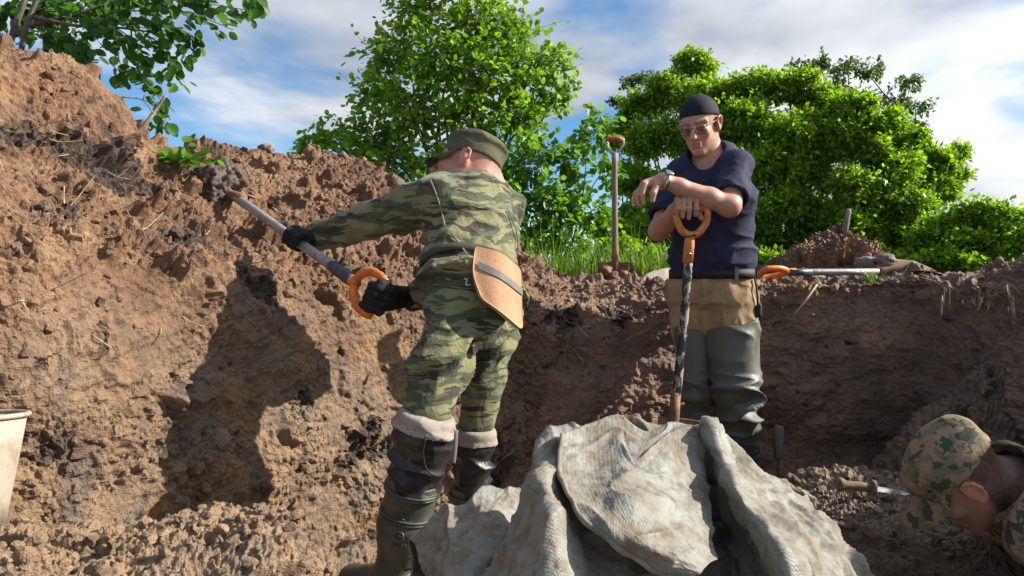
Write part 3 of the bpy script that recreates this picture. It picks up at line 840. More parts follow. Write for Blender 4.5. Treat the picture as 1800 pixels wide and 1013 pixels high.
def xf_many(T, V): 
    o = T((0, 0, 0)); R = np.stack([T((1, 0, 0)) - o, T((0, 1, 0)) - o, T((0, 0, 1)) - o], 1); return o + np.asarray(V) @ R.T
# ------------------------------------------------------------------ people
def lerp(a, b, t): return np.asarray(a) + (np.asarray(b) - np.asarray(a)) * t
SK = (.50, .275, .19); SKR = (.55, .20, .14); LIP = (.34, .095, .08); HAIR = (.10, .075, .055)
def face_spots(T, brows=True, dark=None):
    sp = [(T((s * .085, -.01, -.005)), (.02, .03, .035), (.56, .19, .13), .7) for s in (-1, 1)]
    sp += [(T((0, .10, -.068)), (.021, .022, .011), LIP, .9), (T((0, .115, -.03)), (.016,) * 3, SKR, .45)]
    sp += [(T((s * .045, .075, -.03)), (.024,) * 3, SKR, .35) for s in (-1, 1)]
    if brows: sp += [(T((s * .020, .10, .0235)), (.014, .014, .0065), HAIR, .85) for s in (-1, 1)] + [(T((s * .038, .09, .0255)), (.013, .014, .005), HAIR, .85) for s in (-1, 1)]
    sp += [(T((s * .031, .095, .004)), (.016, .012, .004), (.18, .09, .07), .6) for s in (-1, 1)]
    return sp
def displace(V, Fq, d):
    return V + vnormals(V, Fq) * d[:, None]

def seen(V, pts, lift=.003):
    """points of the surface V that lie behind the given photo points, nearest layer first"""
    x = V[:, 0] / V[:, 1] * F_PX + CX; y = HY - V[:, 2] / V[:, 1] * F_PX; out = []
    for px, py in pts:
        k = np.where((x - px) ** 2 + (y - py) ** 2 < 25)[0]
        if len(k) == 0: k = np.array([np.argmin((x - px) ** 2 + (y - py) ** 2)])
        d = V[k, 1].min() - lift; out.append(P(px, py, d))
    return np.array(out)
# ---- the man leaning on his shovel
def man_leaning():
    pel = P(1250, 510, 3.30); base = (pel[0], pel[1], FLOOR)
    root = thing('person', base, 'man in navy T-shirt, black bandana and glasses leaning on a shovel', 'person')
    Lv = nrm((.80, -.60, 0)); Fv = np.array([-.60, -.80, 0])
    waist = P(1250, 470, 3.30); chest = P(1250, 345, 3.28); neck = P(1247, 272, 3.27)
    shR = P(1198, 306, 3.37); shL = P(1295, 292, 3.15)
    elR = P(1158, 406, 3.20); wrR = P(1186, 372, 3.035)
    elL = P(1282, 362, 2.98); wrL = P(1165, 317, 2.93)
    hipR, hipL = P(1214, 525, 3.36), P(1286, 525, 3.25)
    knR, knL = P(1228, 690, 3.24), P(1293, 692, 3.16)
    anR, anL = P(1236, 835, 3.36), P(1312, 842, 3.30); anR[2] = FLOOR + .10; anL[2] = FLOOR + .10
    toeR = anR + np.array([-.12, -.16, -.065]); toeL = anL + np.array([-.05, -.19, -.065])
    fw = nrm((-.46, -.80, -.38)); up0 = np.array([-.10, -.08, 1.0])
    T, R = xform(P(1229, 219, 3.225), fw, up0, 1.0)
    lo, hi = box_of([shR, shL, elR, elL, wrL, anR, anL, toeR, toeL, T((0, 0, .14)), P(1105, 360, 2.95)], .11)
    S = Sdf(lo, hi, .0037)
    S.limb(waist, chest, (.13, .09), (.14, .095), Lv, .03); S.limb(chest, neck - [0, 0, .06], (.13, .09), (.09, .07), Lv, .03)
    S.limb(pel, waist, (.14, .1), (.13, .09), Lv, .03)
    S.limb(shR, shL, .045, .045, None, .03)
    S.chain([shR, elR], [.050, .043], .02); S.chain([elR, lerp(elR, wrR, .35), wrR], [.040, .041, .028], .02)
    S.chain([shL, elL], [.050, .047], .02); S.chain([elL, lerp(elL, wrL, .3), lerp(elL, wrL, .75), wrL], [.041, .041, .031, .028], .02)
    for h, k, a, t in ((hipR, knR, anR, toeR), (hipL, knL, anL, toeL)):
        S.chain([h, k], [.075, .05], .02); S.chain([k, lerp(k, a, .35), a], [.05, .05, .036], .02); S.limb(a - [0, 0, .04], t, .035, .03)
    # right hand closed over the grip (axis along x at g0)
    G = P(1214, 363, 2.965); gx = nrm((1, -.02, -.03)); dn = np.array([0, 0, -1.0]); bk = np.array([0, 1.0, 0])
    def hp(px, py, dd): return P(px, py, 2.965 + dd)
    S.limb(wrR, hp(1205, 353, .022), (.030, .024), (.040, .020), (1, 0, 0), .02)
    S.limb(hp(1194, 353, .016), hp(1221, 352, .016), .017, .017, None, .015)
    for i, (x, ln) in enumerate(((1190, 375), (1200, 381), (1211, 383), (1223, 378))):
        S.chain([hp(x, 351, .012), hp(x + 1, 353, -.022), hp(x + 1, 367, -.031), hp(x, ln, -.016)], [.0115, .0118, .0108, .0095], .004)
    S.chain([hp(1212, 362, .030), hp(1228, 374, .012), hp(1233, 384, -.004)], [.014, .012, .010], .006)
    # left hand hanging from the crossed forearm
    def hq(px, py, dd): return P(px, py, 2.93 + dd)
    S.limb(wrL, hq(1139, 322, .012), (.031, .024), (.040, .018), (0, 1, .1), .02)
    S.limb(hq(1133, 325, -.022), hq(1129, 328, .050), .015, .014, None, .012)
    for pts in ([(1133, 325, -.028), (1129, 342, -.034), (1131, 358, -.030)], [(1131, 325, -.006), (1121, 343, -.012), (1122, 361, -.010)],
                [(1130, 327, .016), (1117, 341, .012), (1115, 357, .014)], [(1130, 329, .038), (1119, 340, .036), (1116, 352, .038)]):
        S.chain([hq(*p) for p in pts], [.0118, .0108, .0088], .004)
    S.chain([hq(1155, 325, -.020), hq(1148, 340, -.036), hq(1147, 353, -.034)], [.016, .0125, .0095], .008)
    head_sdf(S, T, R, 1.0, neck, .0015)
    V, Fq = S.mesh(); V = smooth_mesh(V, Fq, 1, .4)
    sp = face_spots(T) + [(T((s * .072, .005, .035)), (.02, .03, .02), (.30, .21, .165), .6) for s in (-1, 1)]
    sp += [(T((s * .02, .06, -.09)), (.05, .035, .03), (.42, .245, .185), .4) for s in (-1, 1)] + [(hp(1223, 370, -.03), .014, (.40, .33, .27), .6)]
    sp += [(elL, .06, (.50, .23, .155), .5), (elR, .06, (.47, .22, .15), .5)]
    part('body', V, Fq, M['skin'], root, cols={'tint': tint(V, SK, sp)})
    # T-shirt
    lo, hi = box_of([shR, shL, elR, elL, waist, neck], .17)
    S = Sdf(lo, hi, .005)
    S.limb(P(1249, 478, 3.30), P(1249, 440, 3.30), (.178, .132), (.190, .145), Lv, .02, flat=True); S.limb(P(1249, 452, 3.30), P(1250, 350, 3.28), (.186, .142), (.186, .138), Lv, .04)
    S.limb(P(1250, 350, 3.28), P(1249, 306, 3.28), (.192, .135), (.150, .10), Lv, .04)
    S.limb(shR, shL, .060, .062, None, .04); S.limb(P(1230, 283, 3.27), P(1268, 278, 3.26), .075, .075, None, .04)
    eR = lerp(shR, elR, .78); eL = lerp(shL, elL, .82)
    S.limb(shR, eR, .062, .072, None, .05, flat=False); S.limb(shL, eL, .058, .070, None, .05)
    uR, uL = nrm(elR - shR), nrm(elL - shL)
    S.limb(eR + uR * .005, elR + uR * .1, .1, .1, None, .004, 'sub', flat=True); S.limb(eL + uL * .0, elL + uL * .12, .1, .1, None, .004, 'sub', flat=True)
    S.limb(eR - uR * .03, elR + uR * .1, .058, .06, None, .004, 'sub', flat=True); S.limb(eL - uL * .03, elL + uL * .1, .060, .062, None, .004, 'sub', flat=True)
    S.ell(P(1240, 262, 3.215), (.080, .085, .085), None, .006, 'sub'); S.ell(P(1231, 278, 3.17), (.062, .06, .055), None, .008, 'sub')
    V, Fq = S.mesh(); V = smooth_mesh(V, Fq, 1, .5)
    d = .015 * (ridge(V, (4, 4, 9), 31, [[.8, -.6, .5], [.6, .8, 0], [-.5, .2, .9]]) - .5) + .006 * (ridge(V, (9, 9, 14), 35) ** 1.5 - .4)
    slv = np.exp(-(np.linalg.norm(V - eL, axis=1) / .09) ** 2) + np.exp(-(np.linalg.norm(V - eR, axis=1) / .09) ** 2)
    V = displace(V, Fq, d * sstep(.55, .40, V[:, 2]) * (1 - .8 * np.clip(slv, 0, 1)))
    part('t_shirt', V, Fq, M['navy'], root)
    # trousers
    lo, hi = box_of([hipR, hipL, knR, knL, waist], .16); S = Sdf(lo, hi, .005)
    S.limb(P(1250, 482, 3.30), P(1250, 530, 3.30), (.180, .135), (.192, .145), Lv, .03, flat=True)
    S.limb(P(1250, 530, 3.30), P(1250, 545, 3.30), (.19, .145), (.17, .12), Lv, .03)
    S.limb(hipR, lerp(hipR, knR, .5), (.102, .105), .09, Lv, .02); S.limb(hipL, lerp(hipL, knL, .5), (.108, .11), .10, Lv, .02)
    V, Fq = S.mesh(); V = smooth_mesh(V, Fq, 1, .5)
    d = .013 * (ridge(V, (11, 11, 3.5), 41) - .5) + .005 * (ridge(V, (16, 16, 12), 45) - .5)
    part('trousers', displace(V, Fq, d), Fq, M['khaki'], root)
    # hip waders
    for nm, h, k, a, t, r0, r1, r2, tz, tl in (('wader', hipR, knR, anR, toeR, .098, .082, .066, P(1214, 578, 3.3)[2], (.12, 0, 1)), ('wader', hipL, knL, anL, toeL, .118, .104, .074, P(1286, 572, 3.2)[2], (-.22, .1, 1))):
        lo, hi = box_of([h, k, a, t], .16); lo[2] = FLOOR - .01; S = Sdf(lo, hi, .005); top = lerp(h, k, .12)
        S.limb(top, k, r0, r1, None, .02); S.limb(k, lerp(k, a, .55), r1 * .98, r2, None, .03); S.limb(lerp(k, a, .5), a, r2 * .96, r2 * .84, None, .02)
        S.limb(a - [0, 0, .035], t + [0, 0, -.0], (.048, .05), (.044, .038), None, .03); S.limb(a - [0, 0, .05] - (t - a) * .3, t - [0, 0, .01], .045, .045, None, .02)
        c = lerp(h, k, (tz - h[2]) / (k[2] - h[2])); S.plane(c, tl, lo, hi); S.plane((0, 0, FLOOR + .004), (0, 0, -1), lo, hi)
        V, Fq = S.mesh(); V = smooth_mesh(V, Fq, 1, .5)
        kz = np.exp(-((V[:, 2] - k[2] + .05) / .11) ** 2)
        d = .048 * (ridge(V, (4.5, 4.5, 15), 51, None, .7) ** 1.5 - .4) * kz + .010 * (ridge(V, (5, 5, 7), 55) - .5) * (V[:, 2] > a[2] + .02)
        w = part(nm, displace(V, Fq, d), Fq, M['wader'], root)
        for q in (.62, .70):
            b = lerp(k, a, q); rv, rf = ring(b, a - k, Lv, r2 * (1.03 - .16 * (q - .55)), r2 * (1.03 - .16 * (q - .55)), .006, .008, 36)
            part('boot_band', rv, rf, M['rubber'], root, under=w)
    rv, rf = ring(P(1250, 482, 3.30), (0, 0, 1), Lv, .1885, .1425, .006, .042, 64)
    bl = part('belt', rv, rf, M['belt'], root)
    for an in (-100, -40, 12, 60):
        a = math.radians(an); c = P(1250, 482, 3.30) + Lv * math.cos(a) * .196 + Fv * -math.sin(a) * .150
        tng = nrm(-Lv * math.sin(a) - Fv * math.cos(a) * .75); nn = np.cross(tng, (0, 0, 1))
        bx = np.array([c + tng * x * .008 + nn * y * .003 + np.array([0, 0, z * .027]) for x in (-1, 1) for y in (-1, 1) for z in (-1, 1)])
        part('belt_loop', bx, np.array([(0, 1, 3, 2), (4, 6, 7, 5), (0, 4, 5, 1), (2, 3, 7, 6), (0, 2, 6, 4), (1, 5, 7, 3)]), M['belt'] if an != -40 else M['strap'], root, False, under=bl)
    # bandana
    lo, hi = box_of([T((0, 0, .04))], .17); S = Sdf(lo, hi, .004)
    S.ell(T((0, -.018, .036)), np.array((.0825, .1025, .0895)) * 1.0, R); S.limb(T((0, -.10, .01)), T((0, -.128, -.012)), .016, .012)
    pn = R @ np.array([0, -.27, 1.0]); S.plane(T((0, 0, .032)), -pn, lo, hi)
    V, Fq = S.mesh(); V = smooth_mesh(V, Fq, 1, .5)
    q = (V - T((0, 0, 0))) @ R
    d = .0035 * (ridge(q, (14, 9, 26), 61, [[1, 0, 0], [0, 1, .5], [0, -.5, 1]]) - .4) * sstep(.03, -.06, q[:, 1])
    part('bandana', displace(V, Fq, d), Fq, M['bandana'], root)
    # glasses
    frm = [tube(xf_many(T, catmull([(s * .056, .099, .008), (s * .075, .05, .010), (s * .084, -.004, .008), (s * .083, -.018, -.004)], 5)), .0017, 6) for s in (-1, 1)]
    frm += [tube(xf_many(T, catmull([(-.011, .112, .004), (0, .117, .007), (.011, .112, .004)], 4)), .0016, 6)]
    for s in (-1, 1):
        o = [(s * (.034 + .0235 * math.cos(a) * (1 if abs(math.cos(a)) < .8 else .97)), .1115 - .010 * ((.034 + .0235 * math.cos(a)) / .06) ** 2, -.007 + .0165 * math.sin(a)) for a in np.linspace(0, 2 * np.pi, 20)]
        frm.append(tube(xf_many(T, o), .0013, 5))
    v, f = join(frm); gl = part('glasses', v, f, M['steel_dark'], root)
    for s in (-1, 1):
        a = np.linspace(0, 2 * np.pi, 20, endpoint=False)
        o = np.array([(s * (.034 + .0235 * math.cos(t)), .1115 - .010 * ((.034 + .0235 * math.cos(t)) / .06) ** 2, -.007 + .0165 * math.sin(t)) for t in a] + [(s * .034, .109, -.007)])
        v = xf_many(T, o); part('lens', v, np.array([(i, (i + 1) % 20, 20) for i in range(20)]), M['lens'], root, under=gl)
    # wristwatch and ring
    uw = nrm(elL - wrL); wc = wrL + uw * .012
    v, f = ring(wc, uw, (0, 1, 0), .0345, .0345, .004, .017, 30); wt_ = part('wristwatch', v, f, M['watch'], root)
    cdir = nrm(np.array([-.05, -.45, .9]) - uw * np.dot((-.05, -.45, .9), uw)); fc = wc + cdir * .034
    v, f = lathe(fc, cdir, [(0, .018), (.008, .018), (.009, .016), (.009, .0001)], 24); part('watch_case', v, f, M['steel'], root, under=wt_)
    rc = hp(1201, 361, -.026); v, f = ring(rc, hp(1201, 367, -.031) - hp(1201, 353, -.022), (1, 0, 0), .0122, .0122, .002, .006, 20); part('finger_ring', v, f, M['gold'], root)
    # keys on a lanyard at the hip
    kp = [P(1327, 490, 3.17), P(1331, 515, 3.155), P(1332, 540, 3.16)]
    lan = tube(catmull(kp, 6), .005, 6); kl = part('lanyard', *lan, M['belt'], root)
    lo, hi = box_of([kp[2]], .06); S = Sdf(lo, hi, .003); S.limb(kp[2], kp[2] - [0, 0, .035], (.012, .006), (.014, .007), (1, 0, 0), .005); S.limb(kp[2] + [.008, 0, .01], kp[2] + [.006, 0, -.03], .004)
    part('pouch', *S.mesh(), M['belt'], root, under=kl)
    return root

M['steel_dark'] = plain('dark_wire', (.10, .09, .085), .35, 1.0)
M['watch'] = plain('two_tone_bracelet', (.62, .54, .40), .3, 1.0, .35)
lm = NT('tinted_lens'); tr = lm.n('ShaderNodeBsdfTransparent'); tr.inputs[0].default_value = (.60, .55, .53, 1)
gz = lm.n('ShaderNodeBsdfGlossy'); gz.inputs['Roughness'].default_value = .05; mx = lm.n('ShaderNodeMixShader'); fr = lm.n('ShaderNodeFresnel'); fr.inputs[0].default_value = 1.5
lm.l(fr.outputs[0], mx.inputs[0]); lm.l(tr.outputs[0], mx.inputs[1]); lm.l(gz.outputs[0], mx.inputs[2]); lm.l(mx.outputs[0], lm.out.inputs[0]); M['lens'] = lm.m

# ---- the man digging into the slope
def man_digging():
    pel = P(828, 540, 2.18); base = (pel[0], pel[1], FLOOR)
    root = thing('person', base, 'man in striped camouflage and field cap digging into the slope', 'person')
    Rv = nrm((.73, .68, 0))                       # his right
    shL, shR = P(768, 348, 2.34), P(886, 366, 2.54)
    elL, wrL = P(652, 388, 2.42), P(556, 416, 2.50)
    elR, wrR = np.array([-.12, 2.62, .0]), P(722, 523, 2.38)
    neck = P(846, 325, 2.47)
    hipL, hipR = P(795, 545, 2.13), P(868, 545, 2.28)
    knL, knR = P(750, 740, 2.00), P(834, 765, 2.28)
    anL, anR = P(694, 1000, 2.06), P(812, 1000, 2.32)
    toeL = anL + np.array([-.14, .13, -.075]); toeR = anR + np.array([-.11, .15, -.075])
    T, R = xform(P(820, 296, 2.45), (-.92, .26, .20), (.22, .42, .88), .95)
    lo, hi = box_of([wrL, wrR, elR, shR, anL, anR, toeL, toeR, T((0, 0, .13)), P(500, 425, 2.5), P(650, 530, 2.3)], .10)
    S = Sdf(lo, hi, .0045)
    up_ = lerp(shL, shR, .5)
    S.limb(pel, lerp(pel, up_, .6), (.085, .07), (.11, .075), Rv, .03); S.limb(lerp(pel, up_, .6), lerp(pel, up_, .92), (.11, .07), (.10, .06), Rv, .03)
    S.limb(shL, shR, .045, .045, None, .03)
    S.chain([shL, elL, wrL], [.05, .042, .030]); S.chain([shR, elR, wrR], [.05, .042, .030])
    S.limb(wrL, P(528, 426, 2.50), .028, .03); S.limb(wrR, P(690, 526, 2.31), .028, .025)
    for h, k, a, t in ((hipL, knL, anL, toeL), (hipR, knR, anR, toeR)):
        S.chain([h, k], [.052, .040]); S.chain([k, lerp(k, a, .35), a], [.040, .038, .030]); S.limb(a - [0, 0, .03], t, .028, .024)
    head_sdf(S, T, R, .95, neck)
    S.limb(T((0, -.06, -.03)), neck + np.array([.03, -.01, -.01]), .045, .05, None, .03)
    V, Fq = S.mesh(); V = smooth_mesh(V, Fq, 1, .4)
    sp = face_spots(T) + [(T((0, -.07, -.03)), (.07, .05, .05), (.50, .20, .155), .7), (T((0, -.08, .01)), (.085, .055, .03), (.36, .21, .17), .6)]
    part('body', V, Fq, M['skin'], root, cols={'tint': tint(V, SK, sp)})
    # jacket
    lo, hi = box_of([shL, shR, elL, wrL, elR, wrR, hipL, hipR, neck], .15); S = Sdf(lo, hi, .0052)
    hem, wst, cst = P(826, 524, 2.19), P(826, 487, 2.24), P(828, 400, 2.38)
    S.limb(hem, P(826, 505, 2.215), (.182, .156), (.166, .138), Rv, .012, flat=True); S.limb(P(826, 508, 2.21), P(826, 494, 2.23), (.158, .130), (.142, .112), Rv, .02)
    S.limb(wst, P(826, 470, 2.265), (.138, .108), (.150, .118), Rv, .02); S.limb(P(826, 470, 2.265), cst, (.142, .112), (.147, .114), Rv, .03)
    S.limb(cst, P(833, 358, 2.43), (.155, .118), (.13, .10), Rv, .05); S.limb(shL, shR, .062, .062, None, .05); S.limb(P(820, 350, 2.42), P(850, 340, 2.46), .075, .075, None, .05)
    S.limb(P(847, 333, 2.46), P(841, 316, 2.465), .078, .070, None, .02)
    S.limb(P(843, 318, 2.465), P(833, 290, 2.46), .062, .062, None, .008, 'sub')
    S.chain([shL, lerp(shL, elL, .5), elL, lerp(elL, wrL, .5), wrL + nrm(wrL - elL) * .02], [.074, .066, .060, .053, .046], .03); S.chain([shR, elR, lerp(elR, wrR, .6), wrR], [.07, .06, .05, .043], .03)
    uL, uR = nrm(wrL - elL), nrm(wrR - elR)
    S.limb(wrL + uL * .012, wrL + uL * .25, .08, .08, None, .004, 'sub', flat=True); S.limb(wrL - uL * .01, wrL + uL * .1, .038, .040, None, .003, 'sub')
    S.limb(wrR + uR * .005, wrR + uR * .09, .06, .06, None, .004, 'sub', flat=True)
    V, Fq = S.mesh(); V = smooth_mesh(V, Fq, 1, .5)
    arm = sstep(-.20, -.30, V[:, 0])
    d = .012 * (ridge(V, (5, 5, 9), 71, [[.7, .6, .5], [-.6, .7, 0], [-.5, -.2, .85]]) - .5) * (1 - .3 * arm) + .007 * (ridge(V, (11, 11, 13), 75) - .5)
    ua = nrm(wrL - shL); q = V @ np.stack([ua, nrm(np.cross(ua, (0, 0, 1))), np.cross(nrm(np.cross(ua, (0, 0, 1))), ua)]).T
    d += .010 * (ridge(q, (10, 5, 5), 79) - .5) * arm
    VJ = displace(V, Fq, d); jk = part('jacket', VJ, Fq, M['flora'], root)
    for pts, r_ in (([(756, 316), (764, 335), (770, 352), (776, 372), (782, 398)], .0026), ([(893, 368), (902, 390), (909, 412), (911, 440)], .0022), ([(790, 352), (830, 358), (862, 366), (884, 374)], .0016), ([(762, 500), (800, 505), (828, 508)], .0014)):
        part('seam', *tube(catmull(seen(VJ, pts, .001), 5), r_, 6), M['flora_seam'], root, under=jk)
    part('crease_highlight', *tube(seen(VJ, [(793, 410), (805, 424), (814, 438), (822, 448)], .001), [.0012, .0035, .003, .0008], 6), M['lining'], root, under=jk)  # pale strip laid on as the highlight along a jacket crease
    part('white_mark', *tube(seen(VJ, [(816, 490), (822, 491), (820, 496), (819, 501), (827, 501)], .001), .0022, 6), M['white_print'], root, under=jk)
    # shoulder seam and waist belt
    v, f = ring(P(826, 487.5, 2.24), np.array(cst) - np.array(hem), Rv, .156, .126, .008, .026, 64); part('waist_belt', v, f, M['flora_dark'], root, under=jk)
    # trousers
    lo, hi = box_of([hipL, hipR, knL, knR, hem], .16); S = Sdf(lo, hi, .005)
    S.limb(P(826, 512, 2.2), pel, (.126, .104), (.132, .114), Rv, .03); S.limb(hipL, lerp(hipL, knL, .45), (.082, .088), .080, Rv, .03); S.limb(lerp(hipL, knL, .45), lerp(hipL, knL, .92), .080, .066, None, .03)
    S.limb(hipR, lerp(hipR, knR, .5), .084, .070, None, .025); S.limb(lerp(hipR, knR, .5), lerp(hipR, knR, .93), .070, .052, None, .02)
    V, Fq = S.mesh(); V = smooth_mesh(V, Fq, 1, .5)
    lgd = nrm(hipR + [.04, 0, .05] - knL); sd = nrm(np.cross(lgd, (0, 1, 0))); q = V @ np.stack([lgd, sd, np.cross(lgd, sd)]).T
    d = .036 * (ridge(q, (2.2, 9.0, 9.0), 81, None, .5) ** 2 - .50) + .007 * (ridge(V, (12, 12, 14), 85) - .5)
    part('trousers', displace(V, Fq, d * (1 - .8 * sstep(-.27, -.36, V[:, 2])) * sstep(-.06, -.14, V[:, 2])), Fq, M['flora'], root)
    # hip boots: folded lining, black upper, green rubber foot
    for k, a, t, rk, rb in ((knL, anL, toeL, .076, .068), (knR, anR, toeR, .060, .056)):
        kb = lerp(k, a, .43); ax = nrm(k - a)
        lo, hi = box_of([k, kb], .14); S = Sdf(lo, hi, .0045)
        S.limb(k - ax * .02, kb, rk * 1.02, rb, None, .02); S.limb(k - ax * .05, k - ax * .085, rk * 1.08, rk * 1.02, None, .02)
        S.plane(k - ax * .01, ax, lo, hi); S.plane(kb - ax * .01, -ax, lo, hi)
        V, Fq = S.mesh(); V = smooth_mesh(V, Fq, 1, .5)
        d = .020 * (ridge(V, (6, 6, 17), 91, None, .6) - .5) + .006 * (ridge(V, (14, 14, 12), 95) - .5)
        d *= sstep(.03, .075, (k - V) @ ax)
        bt = part('hip_boot', displace(V, Fq, d), Fq, M['black_cloth'], root)
        lo, hi = box_of([k], .15); S = Sdf(lo, hi, .004)
        S.limb(k + ax * .016, k - ax * .020, rk * .98, rk * 1.22, None, .012, flat=True); S.limb(k + ax * .022, k + ax * .010, rk * .92, rk * 1.04, None, .012, flat=True)
        V, Fq = S.mesh(); V = smooth_mesh(V, Fq, 2, .5)
        d = .008 * (ridge(V, (7, 7, 9), 101) - .5)
        part('folded_lining', displace(V, Fq, d), Fq, M['lining'], root, under=bt)
        # rubber boot
        lo, hi = box_of([kb, a, t], .13); lo[2] = FLOOR - .02; S = Sdf(lo, hi, .0045)
        S.limb(kb + ax * .01, lerp(kb, a, .55), rb * 1.04, rb * 1.0, None, .01, flat=False); S.limb(lerp(kb, a, .5), a, rb, rb * .80, None, .03)
        S.limb(a - [0, 0, .03], t, (.046, .046), (.042, .034), None, .03); S.limb(a - [0, 0, .055] - (t - a) * .25, t - [0, 0, .012], .04, .042, None, .02)
        S.plane(kb + ax * .02, ax, lo, hi); V, Fq = S.mesh(); V = smooth_mesh(V, Fq, 1, .5)
        VB = displace(V, Fq, .006 * (ridge(V, (6, 6, 9), 105) - .5)); rbt = part('rubber_boot', VB, Fq, M['rubber'], root, under=bt)
        if k is knL: VBL = VB
        for qq, rr in ((.02, 1.10), (.05, 1.09), (.30, 1.065), (.335, 1.06)):
            v, f = ring(lerp(kb, a, qq) , ax, Rv, rb * rr, rb * rr, .006, .006, 40); part('boot_band', v, f, M['rubber'], root, under=bt)
    # drawstring on the near boot
    ax = nrm(knL - anL); tv = [P(802, 757, 1.93), P(800, 790, 1.935), P(797, 815, 1.94)]
    v, f = tube(catmull(tv, 6), .006, 6, flat=(1.0, .35)); part('strap_end', v, f, M['strap'], root)
    v, f = tube(catmull([P(748, 765, 1.905), P(744, 800, 1.905), P(752, 828, 1.91), P(775, 838, 1.915), P(795, 820, 1.93)], 8), .0022, 6); part('drawstring', v, f, M['belt'], root)
    # boot emblem and buckle on the near boot
    e0 = seen(VBL, [(701, 944)], .0)[0]; en = nrm(np.array([-.02, -1, .12]))
    v, f = lathe(e0, en, [(-.006, .014), (.003, .014), (.003, .0105), (.0005, .010), (.0005, .0001)], 28); em = part('boot_emblem', v, f, M['rubber'], root)
    sp_ = []
    for i in range(3):
        t_ = math.pi * i / 3; _, s1, s2 = frame(en); dv = s1 * math.cos(t_) + s2 * math.sin(t_); sp_.append(tube([e0 - dv * .010 + en * .001, e0 + dv * .010 + en * .001], .0016, 5))
    part('emblem_spokes', *join(sp_), M['rubber'], root, under=em)
    for yy in (905, 912, 919): part('boot_rib', *tube(catmull(seen(VBL, [(695, yy + 2), (703, yy), (711, yy + 3)], .0), 4), .0026, 6), M['rubber'], root)
    part('emblem_lettering', *join([tube(seen(VBL, [(690 + 4.4 * i, 957), (690 + 4.4 * i + (2 if i % 2 else 0), 962)], .0), .0012, 5) for i in range(6)]), M['rubber'], root)
    bc = seen(VBL, [(722, 990)], .004)[0]; v, f = join([tube([bc + np.array([x * .018, 0, z * .02]) for x, z in ((-1, -1), (1, -.6), (1.2, 1), (-.8, .7), (-1, -1))], .003, 6)]); part('buckle', v, f, M['rubber'], root)
    # field cap
    Tc, Rc = xform(T((0, 0, 0)), R @ nrm((0, 1, -.10)), R[:, 2], .95); 
    lo, hi = box_of([Tc((0, 0, .05))], .21); S = Sdf(lo, hi, .0042); sd = Rc[:, 0]
    S.limb(Tc((0, -.014, .022)), Tc((0, -.020, .088)), (0.0812, 0.1008), (0.0850, 0.1022), sd, .004, flat=True); S.limb(Tc((0, -.020, .084)), Tc((0, -.022, .108)), (0.0850, 0.1022), (0.0745, 0.0917), sd, .02, flat=True); S.ell(Tc((0, -.02, .090)), (.082, .098, .033), Rc, .01)
    V, Fq = S.mesh(); V = smooth_mesh(V, Fq, 3, .5)
    q = (V - Tc((0, 0, 0))) @ Rc
    V = displace(V, Fq, .007 * (ridge(q, (9, 9, 14), 111) - .5) * sstep(.03, .06, q[:, 2]))
    cp = part('field_cap', V, Fq, M['flora_cap'], root)
    a = np.linspace(-1.25, 1.25, 26); b = np.linspace(0, 1, 8); A, B = np.meshgrid(a, b, indexing='ij'); A = A.ravel(); B = B.ravel()
    x = np.sin(A) * (.084 + .004 * B); y = -.014 + np.cos(A) * .103 + B * .058 * np.cos(A * .62) ; z = .030 - .022 * B - .030 * (np.sin(A) ** 2) * B * .8 - .006
    top = np.stack([x, y, z], 1); bot = top - [0, 0, .005]; v = xf_many(Tc, np.vstack([top, bot])); g = grid_faces(26, 8)
    part('cap_brim', v, [np.vstack([g, g[:, ::-1] + len(top)])], M['flora_cap'], root, under=cp)
    # gloves
    def glove(pts_palm, fingers, thumb, extra=None):
        al = [p for f in fingers for p in f] + list(pts_palm[0:2]) + thumb; lo, hi = box_of(al, .06); S = Sdf(lo, hi, .003)
        S.limb(pts_palm[0], pts_palm[1], pts_palm[2], pts_palm[3], pts_palm[4], .015)
        for f in fingers: S.chain(f, [.0150, .0145, .0135, .012][:len(f)], .004)
        S.chain(thumb, [.018, .015, .013], .006)
        V, Fq = S.mesh(); V = smooth_mesh(V, Fq, 1, .4); return displace(V, Fq, .003 * (ridge(V, (26, 26, 26), 121) - .5)), Fq
    # shaft line of his shovel, from handle to blade
    H0, H1 = SHOVEL_A
    ax = nrm(H1 - H0); sl = lambda px: H0 + (H1 - H0) * px
    c = sl(.37); n1 = nrm(np.array([.35, -.8, .45]) - ax * np.dot((.35, -.8, .45), ax)); n2 = np.cross(ax, n1)
    if n2[2] < 0: n2 = -n2
    fs = []
    for i in range(4):
        o = c + ax * (.030 - .021 * i); fs.append([o + n2 * .030 + n1 * .012, o + n1 * .036 + n2 * .012, o + n1 * .034 - n2 * .016, o + n1 * .010 - n2 * .034])
    v, f = glove((wrL - nrm(wrL - elL) * .03, c + n2 * .026 + n1 * .014 - ax * .005, (.034, .030), (.044, .022), ax), fs, [c + n2 * .026 - ax * .03, c - n1 * .020 + n2 * .020 + ax * .0, c - n1 * .028 + ax * .02])
    part('glove', v, f, M['glove'], root)
    gc = SHOVEL_A_GRIP; gax = SHOVEL_A_GAX; wd = nrm(wrR - gc); nn = nrm(np.cross(gax, wd)); 
    if nn[1] > 0: nn = -nn
    fs = []
    for i in range(4):
        o = gc + gax * (.031 - .021 * i); fs.append([o + nn * .022 + wd * .026, o + nn * .030 - wd * .004, o + nn * .012 - wd * .028, o - nn * .014 - wd * .022])
    v, f = glove((wrR - wd * -.0, gc + wd * .030 + nn * .014, (.033, .028), (.044, .022), gax), fs, [gc + wd * .035 + gax * .034, gc + gax * .050 + wd * .008 + nn * .01, gc + gax * .046 - wd * .024 + nn * .012])
    part('glove', v, f, M['glove'], root)
